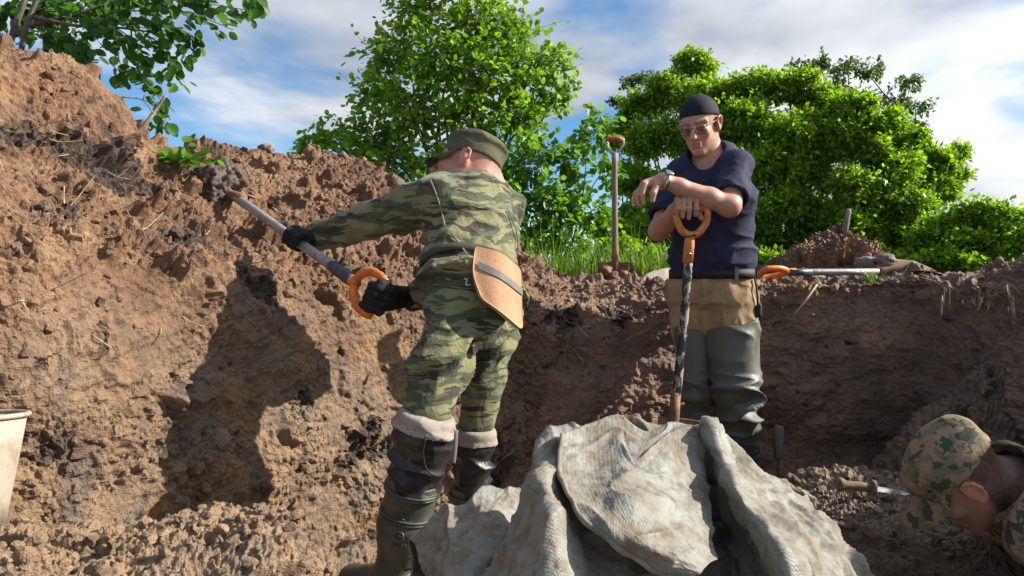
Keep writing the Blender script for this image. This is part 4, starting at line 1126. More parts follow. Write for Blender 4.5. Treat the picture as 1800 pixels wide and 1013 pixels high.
    # foam seat pad strapped over the right hip
    cnr = P(876, 505, 2.19); uS = nrm(P(919, 540, 2.30) - P(835, 470, 2.06)); 
    pc = np.array([[P(836, 430, 2.075), P(880, 442, 2.09), P(917, 472, 2.15)], [P(832, 478, 2.045), P(878, 498, 2.055), P(918, 524, 2.13)], [P(846, 524, 2.025), P(882, 550, 2.035), P(920, 582, 2.11)]])
    G = patch(pc, 16, 18); nu, nv = G.shape[:2]; 
    # rounded corners: pull the corner verts in
    uv = np.stack(np.meshgrid(np.linspace(-1, 1, nu), np.linspace(-1, 1, nv), indexing='ij'), -1)
    sq = uv.copy(); rr = .2
    ed = np.clip(np.abs(uv) - (1 - rr), 0, None) / rr; ln = np.linalg.norm(ed, axis=-1, keepdims=True); mxe = ed.max(-1, keepdims=True)
    f_ = np.where(ln > 1e-6, mxe / np.maximum(ln, 1e-6), 1); new = np.sign(uv) * np.where(ed > 0, (1 - rr) + ed * f_ * rr, np.abs(uv))
    ii = (new[..., 0] + 1) / 2 * (nu - 1); jj = (new[..., 1] + 1) / 2 * (nv - 1)
    i0 = np.clip(ii.astype(int), 0, nu - 2); j0 = np.clip(jj.astype(int), 0, nv - 2); fi = (ii - i0)[..., None]; fj = (jj - j0)[..., None]
    G2 = G[i0, j0] * (1 - fi) * (1 - fj) + G[i0 + 1, j0] * fi * (1 - fj) + G[i0, j0 + 1] * (1 - fi) * fj + G[i0 + 1, j0 + 1] * fi * fj
    Vt = G2.reshape(-1, 3); g = grid_faces(nu, nv); Nn = vnormals(Vt, g)
    if Nn[:, 1].mean() > 0: g = g[:, ::-1]; Nn = -Nn
    Vb = Vt - Nn * .014; bd = [i * nv for i in range(nu)] + [(nu - 1) * nv + j for j in range(1, nv)] + [i * nv + nv - 1 for i in range(nu - 2, -1, -1)] + list(range(nv - 2, 0, -1))
    bd = np.array(bd); b2 = np.roll(bd, -1); sdq = np.stack([bd, b2, b2 + len(Vt), bd + len(Vt)], 1)
    pad = part('seat_pad', np.vstack([Vt, Vb]), [np.vstack([g, g[:, ::-1] + len(Vt), sdq])], M['foam'], root)
    row = G[int(nu * .30):int(nu * .30) + 3, 2:]; st = np.stack([lerp(G[int(nu * .34), j], G[int(nu * .40), j], j / nv * 1.0) for j in range(3, nv)]) ; Ns = Nn.reshape(nu, nv, 3)[int(nu * .36), 3:]
    hh = nrm(G[int(nu * .6), 8] - G[int(nu * .2), 8]) * .0105
    v = np.vstack([st + Ns * .003 - hh, st + Ns * .003 + hh]); n_ = len(st); q_ = np.stack([np.arange(n_ - 1), np.arange(1, n_), np.arange(1, n_) + n_, np.arange(n_ - 1) + n_], 1)
    part('strap', v, q_, M['strap'], root, under=pad)
    return root
M['flora_seam'] = plain('seam_thread', (.20, .20, .12), .9)
M['white_print'] = plain('white_print', (.7, .7, .68), .8)
M['flora_dark'] = plain('belt_cloth', (.045, .045, .028), .85)
M['flora_cap'] = cloth_mat('faded_camouflage_cap', (.105, .105, .058), .9, .45, (60, .3, .006), dirt=(.05, .045, .03, .7))
M['foam'] = NT('tan_foam'); m = M['foam']; c = m.coord()
m.set(Base_Color=m.mix(m.ramp(m.noise(130, 3, .6, c), [(.62, (0, 0, 0)), (.70, (.7, .7, .7))]), m.mix(1, (.47, .27, .155), m.ramp(m.noise(14, 4, .6, c), [(.3, (.8, .78, .76)), (.65, (1.1, 1.08, 1.05))]), 'MULTIPLY'), (.16, .08, .045)), Roughness=.9); m.set(Normal=m.bump(m.noise(160, 4, .6, c), .3, .004)); M['foam'] = m.m
# shovel held by the digging man: handle point and blade point
SHOVEL_A = (P(618, 492, 2.22), P(404, 340, 2.88))
_ax = nrm(SHOVEL_A[1] - SHOVEL_A[0])
SHOVEL_A_GRIP = SHOVEL_A[0] - _ax * .135 + np.array([.0, 0, .0]); SHOVEL_A_GAX = nrm(np.array([.55, -.25, .75]) - _ax * np.dot((.55, -.25, .75), _ax))

M['spot_dark'] = camo_spot('blotch_camouflage_jacket')
# ---- the man kneeling at the right edge
def man_kneeling():
    _, R0 = xform((0, 0, 0), (-.46, .38, -.80), (-.68, .05, .73)); T, R = xform(P(1714, 866, 1.62) - R0 @ np.array([-.078, -.012, -.008]), (-.46, .38, -.80), (-.68, .05, .73), .96)
    base = (1.42, 1.75, FLOOR)
    root = thing('person', base, 'man in blotched camouflage cap and jacket bending low at the right edge', 'person')
    neck = P(1784, 850, 1.69); sh1, sh2 = P(1850, 945, 1.55), P(1824, 845, 1.90); mid = lerp(sh1, sh2, .5)
    pel = np.array([1.62, 1.80, -.62]); el1, el2 = np.array([1.34, 1.52, -.72]), np.array([1.50, 2.10, -.70]); h1 = np.array([1.14, 1.45, -.93]); h2 = np.array([1.28, 2.16, -.92])
    k1, k2 = np.array([1.38, 1.60, -.90]), np.array([1.36, 2.0, -.90]); f1, f2 = np.array([1.76, 1.62, -.92]), np.array([1.76, 2.0, -.92])
    lo, hi = box_of([T((0, 0, .13)), pel, el1, h1, h2, k2, f1, f2, sh1, sh2], .12); S = Sdf(lo, hi, .0042)
    S.limb(mid, pel, (.15, .10), (.14, .11), (0, 1, 0), .03); S.limb(sh1, sh2, .05, .05); S.chain([sh1, el1, h1], [.05, .043, .032]); S.chain([sh2, el2, h2], [.05, .043, .032])
    for h in (h1, h2):
        S.ell(h + [-.03, 0, -.005], (.05, .04, .02))
        for j in range(4): S.chain([h + [-.06, -.03 + .02 * j, 0], h + [-.10, -.032 + .021 * j, -.012], h + [-.125, -.034 + .021 * j, -.03]], [.010, .0095, .0085], .004)
        S.chain([h + [-.03, -.03, 0], h + [-.06, -.06, -.015], h + [-.085, -.06, -.025]], [.012, .011, .009], .006)
    for k, f in ((k1, f1), (k2, f2)): S.chain([pel + [0, (k[1] - 1.8) * .3, 0], k, f], [.08, .055, .04])
    head_sdf(S, T, R, .96, neck)
    V, Fq = S.mesh(); V = smooth_mesh(V, Fq, 1, .4)
    hb = [(T((s * .06, -.075, -.005)), (.05, .055, .04), (.05, .04, .035), .95) for s in (-1, 0, 1)] + [(T((s * .075, -.035, .02)), (.03, .03, .025), (.06, .05, .042), .9) for s in (-1, 1)] + [(T((s * .07, -.07, -.045)), (.03, .03, .025), (.09, .065, .055), .75) for s in (-1, 0, 1)]
    hb += [(T((s * .06, .05, -.045)), (.03, .035, .035), (.30, .19, .15), .5) for s in (-1, 1)]
    tc_ = tint(V, (.44, .235, .165), face_spots(T) + hb[-2:]); q = (V - T((0, 0, 0))) @ R
    hm = sstep(-.005, -.025, q[:, 1] + .25 * (q[:, 2] + .02)) * sstep(-.115, -.075, q[:, 2] + .012 * fbm(q * 60, 2, 5)) * (1 - (np.abs(q[:, 0]) > .0745) * (q[:, 1] > -.045)) * (np.linalg.norm(q, axis=1) < .16)
    hm = np.maximum(hm, sstep(.02, .05, q[:, 2]) * (np.linalg.norm(q, axis=1) < .16))
    tc_ = tc_ + (np.array([.035, .028, .024]) - tc_) * (hm * (.8 + .2 * perlin(q * 300, 3)))[:, None]
    part('body', V, Fq, M['skin'], root, cols={'tint': np.clip(tc_, 0.01, 1)})
    # jacket with a stand collar
    lo, hi = box_of([sh1, sh2, pel, el1, el2, h1, h2, neck], .17); S = Sdf(lo, hi, .0052)
    S.limb(mid, lerp(mid, pel, .5), (.185, .12), (.20, .145), (0, 1, 0), .03); S.limb(lerp(mid, pel, .5), pel, (.20, .145), (.185, .15), (0, 1, 0), .03); S.limb(sh1, sh2, .075, .075, None, .05)
    S.chain([sh1, el1, lerp(el1, h1, .8)], [.080, .068, .05], .03); S.chain([sh2, el2, lerp(el2, h2, .8)], [.078, .066, .05], .03)
    nd = nrm(T((0, -.02, -.05)) - mid); S.limb(lerp(mid, neck, .3), neck + nd * .012, (.105, .10), (.090, .088), (0, 1, 0), .03, flat=False)
    S.limb(neck - nd * .01, neck + nd * .2, .074, .082, None, .006, 'sub')
    V, Fq = S.mesh(); V = smooth_mesh(V, Fq, 1, .5)
    d = .012 * (ridge(V, (6, 6, 9), 131) - .5) + .006 * (ridge(V, (13, 13, 13), 135) - .5)
    part('jacket', displace(V, Fq, d), Fq, M['spot_dark'], root)
    lo, hi = box_of([pel, k1, k2, f1, f2], .15); S = Sdf(lo, hi, .007)
    for k, f in ((k1, f1), (k2, f2)): S.chain([pel + [0, (k[1] - 1.8) * .35, 0], k, f], [.125, .085, .06], .03)
    S.ell(pel, (.16, .19, .14)); V, Fq = S.mesh(); part('trousers', V, Fq, M['spot_dark'], root)
    # soft cap
    lo, hi = box_of([T((0, 0, .05))], .24); S = Sdf(lo, hi, .0038); sd = R[:, 0]
    S.limb(T((0, -.012, .030)), T((0, -.018, .075)), (.083, .1035), (.084, .102), sd, .004, flat=True); S.ell(T((0, -.018, .070)), (.0855, .103, .055), R, .015)
    S.plane(T((0, 0, .026)), -(R @ np.array([0, -.20, 1.0])), lo, hi)
    V, Fq = S.mesh(); V = smooth_mesh(V, Fq, 1, .5); q = (V - T((0, 0, 0))) @ R
    cp = part('soft_cap', displace(V, Fq, .006 * (ridge(q, (8, 10, 10), 141) - .5)), Fq, M['spot'], root)
    a = np.linspace(-1.3, 1.3, 28); b = np.linspace(0, 1, 9); A, B = np.meshgrid(a, b, indexing='ij'); A = A.ravel(); B = B.ravel()
    x = np.sin(A) * (.083 - .002 * B); y = -.012 + np.cos(A) * .103 + B * .090 * np.cos(A * .60); z = .046 - .012 * B - .050 * (np.sin(A) ** 2) * (.25 + .75 * B)
    top = np.stack([x, y, z], 1); bot = top - [0, 0, .004]; v = xf_many(T, np.vstack([top, bot])); g = grid_faces(28, 9)
    part('cap_brim', v, [np.vstack([g, g[:, ::-1] + len(top)])], M['spot'], root, under=cp)
    for x, y, z in ((-.086, .012, .058), (-.080, .045, .062), (-.084, -.02, .066)):
        c = T((x, y, z)); v, f = lathe(c, -R[:, 0], [(-.004, .004), (.0015, .004), (.002, .0025), (-.002, .002)], 12); part('eyelet', v, f, M['belt'], root, under=cp)
    return root
man_leaning(); man_digging(); man_kneeling()
# ------------------------------------------------------------------ tools and things
M['orange'] = plain('orange_plastic', (.70, .17, .025), .42, 0, .25, .5, .1)
M['orange_worn'] = plain('worn_orange_plastic', (.58, .20, .05), .55, 0, .35, .4, .15)
M['red_paint'] = plain('worn_red_paint', (.36, .06, .025), .55, 0, .35)
M['wood'] = NT('weathered_wood'); m = M['wood']; c = m.coord((30, 30, 2.5))
m.set(Base_Color=m.ramp(m.noise(3, 6, .6, c), [(.3, (.10, .075, .055)), (.55, (.22, .175, .135)), (.75, (.33, .28, .225))]), Roughness=.8); m.set(Normal=m.bump(m.noise(4, 5, .6, c), .4, .004)); M['wood'] = m.m
M['tube_steel'] = NT('muddy_steel_tube'); m = M['tube_steel']; c = m.coord()
mk_ = m.ramp(m.noise(22, 6, .65, c), [(.48, (0, 0, 0)), (.62, (1, 1, 1))])
m.set(Base_Color=m.mix(mk_, (.40, .41, .42), (.24, .18, .125)), Metallic=m.math('SUBTRACT', .75, m.math('MULTIPLY', mk_, .75)), Roughness=m.ramp(mk_, [(0, (.38,) * 3), (1, (.85,) * 3)])); M['tube_steel'] = m.m
M['flaked'] = NT('flaking_black_coating'); m = M['flaked']; c = m.coord((1, 1, .45))
mk_ = m.ramp(m.noise(48, 5, .6, c), [(.47, (0, 0, 0)), (.50, (1, 1, 1))])
m.set(Base_Color=m.mix(mk_, (.33, .275, .225), (.016, .017, .024)), Roughness=m.ramp(mk_, [(0, (.85,) * 3), (1, (.4,) * 3)])); m.set(Normal=m.bump(mk_, .4, .003)); M['flaked'] = m.m
M['rust'] = NT('earthy_rusted_steel'); m = M['rust']; c = m.coord()
m.set(Base_Color=m.ramp(m.noise(26, 6, .65, c), [(.3, (.06, .035, .022)), (.5, (.19, .095, .05)), (.68, (.30, .17, .09))]), Roughness=.8, Metallic=.15); m.set(Normal=m.bump(m.noise(60, 5, .6, c), .5, .006)); M['rust'] = m.m
M['mud'] = plain('drying_mud', (.20, .14, .09), .9, 0, .35, .3, .6)
M['peat'] = plain('wet_dark_clay', (.085, .062, .045), .7, 0, .45, .4, .9)
M['stone'] = plain('field_stone', (.20, .175, .15), .85, 0, .35, .3, .6)
M['collar'] = plain('dark_blue_grey_collar', (.05, .058, .075), .45, 0, .3)

def d_handle(h, ax, gax, root, mat, length=.125, half=.056, r=.0125, sock=.05, rs=.019):
    """D-shaped grip: socket, two curved arms and a bar"""
    h = np.asarray(h); ax = nrm(ax); gax = nrm(np.asarray(gax) - ax * np.dot(gax, ax))
    hd = part('handle', *lathe(h - ax * sock, ax, [(0, .0001), (0, rs), (sock * .6, rs * 1.02), (sock, rs * .9), (sock + .012, rs * .8), (sock + .016, .0001)], 20), mat, root)
    arms = []
    for s in (-1, 1):
        pts = catmull([h + gax * s * .004, h + ax * length * .12 + gax * s * half * .55, h + ax * length * .45 + gax * s * half * .96, h + ax * length * .8 + gax * s * half * 1.04, h + ax * length + gax * s * half], 6)
        arms.append(tube(pts, np.linspace(r * 1.15, r, len(pts)), 10, flat=(1, 1)))
    part('handle_arms', *join(arms), mat, root, under=hd)
    part('grip', *tube([h + ax * length + gax * half * t for t in np.linspace(-1.12, 1.12, 8)], [r * .9, r * 1.1, r * 1.15, r * 1.15, r * 1.15, r * 1.15, r * 1.1, r * .9], 12), mat, root, under=hd)
    return hd
def blade(c, ax, wd, w, L, root, mat, curve=.03, nose=.35, thick=.003):
    """shovel blade: dished plate with treads and a rounded nose; c = top centre, ax points to the tip"""
    ax = nrm(ax); wd = nrm(np.asarray(wd) - ax * np.dot(wd, ax)); nn = np.cross(ax, wd)
    u = np.linspace(-1, 1, 17); v = np.linspace(0, 1, 19); A, B = np.meshgrid(u, v, indexing='ij')
    hw = w / 2 * np.where(B < 1 - nose, 1, np.sqrt(np.clip(1 - ((B - 1 + nose) / nose) ** 2 * .82, 0, 1)))
    lift = curve * (A ** 2) + .012 * np.sin(B * math.pi)
    V = np.asarray(c) + ax * (B * L)[..., None] + wd * (A * hw)[..., None] + nn * lift[..., None]
    V = V.reshape(-1, 3); g = grid_faces(17, 19); n_ = len(V)
    b = np.array([i * 19 for i in range(17)] + [16 * 19 + j for j in range(1, 19)] + [i * 19 + 18 for i in range(15, -1, -1)] + list(range(17, 0, -1))); b2 = np.roll(b, -1)
    V2 = np.vstack([V, V + nn * thick]); F2 = np.vstack([g[:, ::-1], g + n_, np.stack([b, b2, b2 + n_, b + n_], 1)])
    bl = part('blade', V2, F2, mat, root)
    part('tread', *tube([np.asarray(c) + wd * w / 2 * t + nn * (curve * t * t) for t in np.linspace(-1, 1, 13)], .0045, 6), mat, root, under=bl)
    part('socket', *tube([np.asarray(c) - ax * .10, np.asarray(c) - ax * .02 + nn * .004, np.asarray(c) + ax * .07 + nn * .012, np.asarray(c) + ax * .13 + nn * .014], [.019, .021, .018, .006], 12), mat, root, under=bl)
    return bl
def lump(c, r, seed, amp=.35, sub=2, squash=(1, 1, 1)):
    v, f = ico()
    for _ in range(sub): v, f = subdiv(v, f)
    d = 1 + amp * fbm(v * 1.7 + seed * 7.7, 3, seed)
    return np.asarray(c) + v * d[:, None] * r * np.array(squash), f

# shovel of the digging man
H0, H1 = SHOVEL_A; ax = nrm(H1 - H0)
root = thing('shovel', H1, 'shovel with orange D-grip and steel shaft thrust into the slope by the digger', 'shovel', 'shovels at the dig')
part('shaft', *tube([H0 + (H1 - H0) * t for t in np.linspace(-.02, 1.03, 12)], .0165, 16), M['tube_steel'], root)
part('collar', *tube([H0 + (H1 - H0) * t for t in (-.01, .0, .12, .13)], [.018, .0205, .0195, .0175], 16), M['collar'], root)
d_handle(H0 - ax * .02, -ax, SHOVEL_A_GAX, root, M['orange'], .125, .056, .012)
bl = blade(H1 - ax * .01, ax + np.array([-.1, .0, -.10]), np.cross(ax, (0.3, -.6, .75)), .20, .26, root, M['rust'], .03)
cl = []
for i, (px, py, d, r) in enumerate(((372, 318, 2.93, .065), (395, 308, 2.96, .055), (352, 330, 2.90, .05), (412, 316, 2.96, .045), (388, 328, 2.89, .045), (362, 342, 2.88, .045), (380, 345, 2.86, .035))):
    cl.append(lump(P(px, py, d), r, 20 + i, .5, 3))
v, f = join(cl); part('clay_load', v, f, M['peat'], root)

# shovel the other man leans on
tp = P(1213, 414, 2.955); bt_ = P(1183, 745, 2.90); ax = nrm(bt_ - tp)
tip = bt_ + ax * .27
root = thing('shovel', (tip[0], tip[1], FLOOR), 'upright shovel with orange D-grip and flaking black shaft under the leaning man’s hands'.replace('’', ''), 'shovel', 'shovels at the dig')
d_handle(tp, -ax, (1, -.02, 0), root, M['orange_worn'], .116, .058, .0135, .11, .0205)
part('shaft', *tube([tp + (bt_ - tp) * t + np.array([.006 * math.sin(3 * t), 0, 0]) for t in np.linspace(.11, 1.0, 14)], .0175, 14), M['flaked'], root)
blade(bt_ - ax * .02, ax, (1, .1, 0), .20, .27, root, M['rust'], .03)
v, f = tube([tp + ax * .004 + np.array([.024 * math.cos(a), -.024 * math.sin(a), .004 * math.sin(2 * a)]) for a in np.linspace(0, 2 * math.pi, 20)], .0024, 5); part('wire_tie', v, f, M['belt'], root)
v, f = lathe(tp + ax * .075 + np.array([0, -.019, 0]), (0, -1, 0), [(0, .005), (.003, .005), (.004, .0001)], 12); part('rivet', v, f, M['steel'], root)

# shovel with red grip standing in the turf
gz = P(1080, 245, 4.25); bz = P(1081, 462, 4.25)
root = thing('shovel', (bz[0], bz[1], -.05), 'old shovel with a red bar grip standing upright in the bank by the bush', 'shovel', 'shovels at the dig')
sh = part('shaft', *tube([gz + (bz - gz) * t for t in np.linspace(.11, .98, 12)], np.linspace(.0165, .0185, 12), 12), M['wood'], root)
part('grip', *tube([gz + np.array([x, 0, .0]) for x in np.linspace(-.047, .047, 6)], [.011, .0165, .0175, .0175, .0165, .011], 12), M['red_paint'], root)
part('yoke', *tube(catmull([gz + np.array(q) for q in ((-.05, 0, .004), (-.05, 0, -.03), (-.028, 0, -.062), (0, 0, -.078), (.028, 0, -.062), (.05, 0, -.03), (.05, 0, .004))], 5), .0062, 8), M['steel_old'] if 'steel_old' in M else M['tube_steel'], root)
blade(bz, (0, .12, -1), (1, 0, 0), .205, .25, root, M['rust'], .028, .2)
v, f = join([lump(P(1065, 478, 4.2), .035, 31, .4, 2), lump(P(1095, 484, 4.2), .03, 32, .4, 2), lump(P(1078, 490, 4.19), .04, 33, .4, 2)]); part('stuck_earth', v, f, M['rust'], root)

# shovel lying along the right-hand edge
A0, A1, A2 = P(1392, 479, 3.60), P(1545, 478, 3.66), P(1600, 466, 3.69)
root = thing('shovel', (A1[0], A1[1], -.02), 'shovel with orange D-grip lying along the rim of the pit', 'shovel', 'shovels at the dig')
part('shaft', *tube([A0, lerp(A0, A1, .3), lerp(A0, A1, .6), A1], .0165, 14), M['tube_steel'], root)
part('collar', *tube([lerp(A0, A1, t) for t in (-.05, .22)], .0175, 14), M['collar'], root)
d_handle(A0 + np.array([-.03, 0, 0]), A0 - A1 + np.array([0, 0, -.015]), (0.15, -.80, .32), root, M['orange'], .125, .058, .0135)
so = tube(catmull([A1, P(1575, 472, 3.67), P(1602, 465, 3.69), P(1622, 474, 3.70), P(1642, 487, 3.70)], 5), [.018] * 4 + [.020] * 6 + [.022, .020, .018, .017, .016, .014, .012, .010, .008, .006, .004], 12); part('socket', *so, M['mud'], root)
blade(P(1585, 474, 3.69), (1, .10, -.22), (.1, .95, .25), .20, .20, root, M['mud'], .025)

# stake-like wooden tool standing in the floor
b0 = P(1369, 845, 3.38); t0 = P(1369, 749, 3.38)
root = thing('hand_tool', (b0[0], b0[1], FLOOR), 'short tool standing upright in the pit floor beside the waders', 'tool')
part('handle', *tube([t0, lerp(t0, b0, .02), lerp(t0, b0, .3), lerp(t0, b0, .57), lerp(t0, b0, .6)], [.016, .021, .023, .022, .017], 9), M['wood'], root)
part('shaft', *tube([lerp(t0, b0, .55) + [.004, 0, 0], b0 + [.006, 0, -.08]], [.013, .012], 10), M['rust'], root)

# knife on the ledge
kd_ = seen(RL_V, [(1470, 858), (1500, 862), (1532, 864), (1570, 872), (1600, 876)], .012); kd_ = min(p[1] for p in kd_); k0, k1, k2 = P(1470, 851, kd_ - .005), P(1532, 858, kd_ - .01), P(1600, 869, kd_ - .02)
root = thing('knife', (k1[0], k1[1], k1[2] - .02), 'muddy dagger-like knife lying on the clods of the right ledge', 'knife')
part('handle', *tube([k0, lerp(k0, k1, .06), lerp(k0, k1, .14), lerp(k0, k1, .3), lerp(k0, k1, .6), lerp(k0, k1, .85), k1], [.010, .0225, .021, .013, .015, .0135, .013], 12), M['mud'], root)
kx = nrm(k1 - k0); part('guard', *tube([k1 - kx * .004, k1, k1 + kx * .008, k1 + kx * .012], [.016, .024, .024, .016], 14), M['mud'], root)
kw = nrm(np.cross(kx, (0, -.5, 1))); kn = np.cross(kw, kx); o = []
for t, w in ((0, .012), (.5, .012), (.85, .008), (1, .0008)):
    c_ = lerp(k1, k2, t); o += [c_ - kw * w, c_ + kn * .003, c_ + kw * w, c_ - kn * .003]
o = np.array(o); q = []
for i in range(3):
    for j in range(4): q.append((i * 4 + j, i * 4 + (j + 1) % 4, (i + 1) * 4 + (j + 1) % 4, (i + 1) * 4 + j))
part('blade', o, np.array(q), M['tube_steel'], root, False)

# stub of a handle on the far spoil heap
h0 = P(1487, 398, 4.95); h1 = P(1492, 368, 4.95)
root = thing('wooden_stake', (h0[0], h0[1], h0[2]), 'wooden stake sticking out of the far spoil heap', 'stake')
part('post', *tube([h0 - (h1 - h0), h0, lerp(h0, h1, .8), h1], [.016, .018, .017, .015], 10), M['wood'], root)
part('end_grain', *lathe(h1, h1 - h0, [(0, .0148), (.002, .013), (.0025, .0001)], 12), M['wood'], root)

# bucket half buried at the left edge
bc = P(-84, 730, 1.5); bx = nrm((-.02, .10, 1)); bd = bc - bx * .23
root = thing('bucket', bd, 'muddy white bucket sunk in the bank at the left edge', 'bucket')
M['bucket'] = NT('muddy_white_plastic'); m = M['bucket']; c = m.coord()
m.set(Base_Color=m.mix(m.ramp(m.noise(15, 6, .65, c), [(.45, (0, 0, 0)), (.62, (.9, .9, .9))]), (.36, .31, .245), (.24, .18, .12)), Roughness=.75); m.set(Normal=m.bump(m.noise(50, 5, .6, c), .35, .006)); M['bucket'] = m.m
bk_ = part('wall', *lathe(bd, bx, [(0, .0001), (0, .098), (.06, .106), (.14, .117), (.223, .1275), (.223, .1235), (.12, .110), (.01, .094), (.01, .0001)], 48), M['bucket'], root)
part('rim', *tube([bc + .1300 * (np.cos(a) * frame(bx)[1] + np.sin(a) * frame(bx)[2]) - bx * .004 for a in np.linspace(0, 2 * np.pi, 49)], .0055, 8), M['bucket'], root)
v, f = join([lump(bd + bx * .15 + np.array([x, y, 0]), .07, 41 + i, .3, 3, (1, 1, .5)) for i, (x, y) in enumerate(((.03, 0), (-.04, .03), (0, -.05)))]); part('contents', v, f, M['mud'], root)

# ------------------------------------------------------------------ the muddy woven sack in front
M['sack'] = NT('muddy_woven_sack'); m = M['sack']; c = m.coord()
uvw = m.attr('weave', 'Vector'); sx = m.n('ShaderNodeSeparateXYZ'); m.l(uvw, sx.inputs[0])
k_ = 2 * math.pi / .0056
wv = m.math('MULTIPLY', m.math('SINE', m.math('MULTIPLY', sx.outputs[0], k_)), m.math('SINE', m.math('MULTIPLY', sx.outputs[1], k_)))
warp_ = m.math('MULTIPLY', m.math('SINE', m.math('MULTIPLY', sx.outputs[1], k_ * .98)), .6)
hgt = m.math('ADD', wv, warp_)
nb = m.noise(7, 7, .68, c); ns = m.noise(34, 6, .65, c)
col = m.mix(m.ramp(nb, [(.40, (0, 0, 0)), (.66, (1, 1, 1))]), (.235, .248, .215), (.185, .152, .108))
col = m.mix(m.ramp(ns, [(.45, (0, 0, 0)), (.64, (.85, .85, .85))]), col, (.14, .102, .066))
col = m.mix(m.ramp(m.noise(110, 4, .6, c), [(.62, (0, 0, 0)), (.70, (.6, .6, .6))]), col, (.10, .075, .05))
m.set(Base_Color=col, Roughness=m.ramp(nb, [(.4, (.5,) * 3), (.6, (.85,) * 3)]))
b1 = m.bump(ns, .45, .010); m.set(Normal=m.bump(hgt, .2, .0014, b1)); m.b.inputs['Specular IOR Level'].default_value = .35; M['sack'] = m.m
M['sack_hem'] = cloth_mat('muddy_hem', (.22, .195, .15), .85, .4, (60, .6, .006), dirt=(.09, .065, .045, .8))
def cloth_patch(ct, us, vs, seed, amp, thick=.005):
    C3 = np.array([[P(*p) for p in r] for r in ct]); G = patch(C3, us, vs); nu, nv = G.shape[:2]
    du = np.linalg.norm(np.diff(G, axis=0), axis=2).mean(1); dv = np.linalg.norm(np.diff(G, axis=1), axis=2).mean(0)
    U = np.concatenate([[0], np.cumsum(du)]); Vv = np.concatenate([[0], np.cumsum(dv)])
    Vt = G.reshape(-1, 3); g = grid_faces(nu, nv); N = vnormals(Vt, g)
    if N[:, 1].mean() > 0: g = g[:, ::-1]; N = -N
    UVm = np.stack([np.repeat(U, nv), np.tile(Vv, nu), np.zeros(nu * nv)], 1)
    q = np.stack([UVm[:, 0], UVm[:, 1], UVm[:, 0] * 0 + seed], 1)
    d = amp * (.028 * (ridge(q, (4.5, 2.4, 1), seed, None, .7) - .5) + .013 * (ridge(q, (11, 7, 1), seed + 9, None, .6) ** 1.6 - .4) + .008 * fbm(q * np.array([16, 16, 1]), 3, seed + 20) + .0016 * fbm(q * np.array([120, 120, 1]), 2, seed + 30))
    Vt = Vt + N * d[:, None]
    Vb = Vt - N * thick; n_ = len(Vt)
    b = np.array([i * nv for i in range(nu)] + [(nu - 1) * nv + j for j in range(1, nv)] + [i * nv + nv - 1 for i in range(nu - 2, -1, -1)] + list(range(nv - 2, 0, -1))); b2 = np.roll(b, -1)
    sdq = np.stack([b2, b, b + n_, b2 + n_], 1)
    return np.vstack([Vt, Vb]), [np.vstack([g, g[:, ::-1] + n_, sdq])], np.vstack([UVm, UVm])
sack = thing('sack', (.15, 1.2, FLOOR), 'big muddy pale woven sack heaped in the foreground', 'sack')
body = [
 [(845, 1080, 1.42), (850, 1000, 1.30), (850, 1012, 1.24), (845, 1035, 1.19), (840, 1070, 1.13), (835, 1180, 1.05)],
 [(908, 1010, 1.46), (902, 885, 1.33), (898, 925, 1.24), (890, 975, 1.15), (880, 1035, 1.08), (870, 1190, .98)],
 [(940, 960, 1.48), (932, 812, 1.36), (932, 858, 1.23), (928, 915, 1.12), (926, 995, 1.04), (920, 1190, .95)],
 [(965, 940, 1.50), (948, 778, 1.36), (950, 812, 1.25), (962, 862, 1.12), (982, 940, 1.03), (995, 1190, .92)],
 [(1010, 930, 1.52), (1000, 764, 1.38), (1000, 805, 1.30), (1020, 885, 1.19), (1070, 985, 1.10), (1100, 1190, .95)],
 [(1090, 920, 1.55), (1090, 738, 1.42), (1090, 790, 1.36), (1110, 880, 1.26), (1150, 990, 1.17), (1180, 1190, 1.0)],
 [(1180, 920, 1.58), (1182, 745, 1.44), (1186, 800, 1.39), (1192, 880, 1.32), (1215, 990, 1.24), (1240, 1190, 1.08)],
 [(1222, 930, 1.60), (1216, 765, 1.47), (1244, 835, 1.46), (1268, 905, 1.43), (1295, 985, 1.33), (1320, 1190, 1.15)],
 [(1250, 940, 1.60), (1240, 748, 1.42), (1264, 800, 1.31), (1304, 880, 1.20), (1366, 968, 1.10), (1430, 1190, .98)],
 [(1290, 960, 1.62), (1262, 770, 1.46), (1302, 838, 1.42), (1352, 902, 1.33), (1412, 982, 1.20), (1480, 1190, 1.06)],
 [(1350, 990, 1.66), (1330, 838, 1.54), (1370, 868, 1.47), (1410, 918, 1.38), (1452, 988, 1.27), (1530, 1190, 1.14)],
 [(1420, 1010, 1.70), (1400, 852, 1.58), (1430, 888, 1.52), (1464, 938, 1.44), (1502, 995, 1.35), (1575, 1190, 1.22)],
 [(1460, 1060, 1.75), (1424, 885, 1.68), (1456, 920, 1.64), (1496, 972, 1.58), (1532, 1030, 1.52), (1610, 1190, 1.42)]]
v, f, uv = cloth_patch(body, 26, 30, 201, .9)
part('sack_body', v, f, M['sack'], sack, cols={'weave': uv})
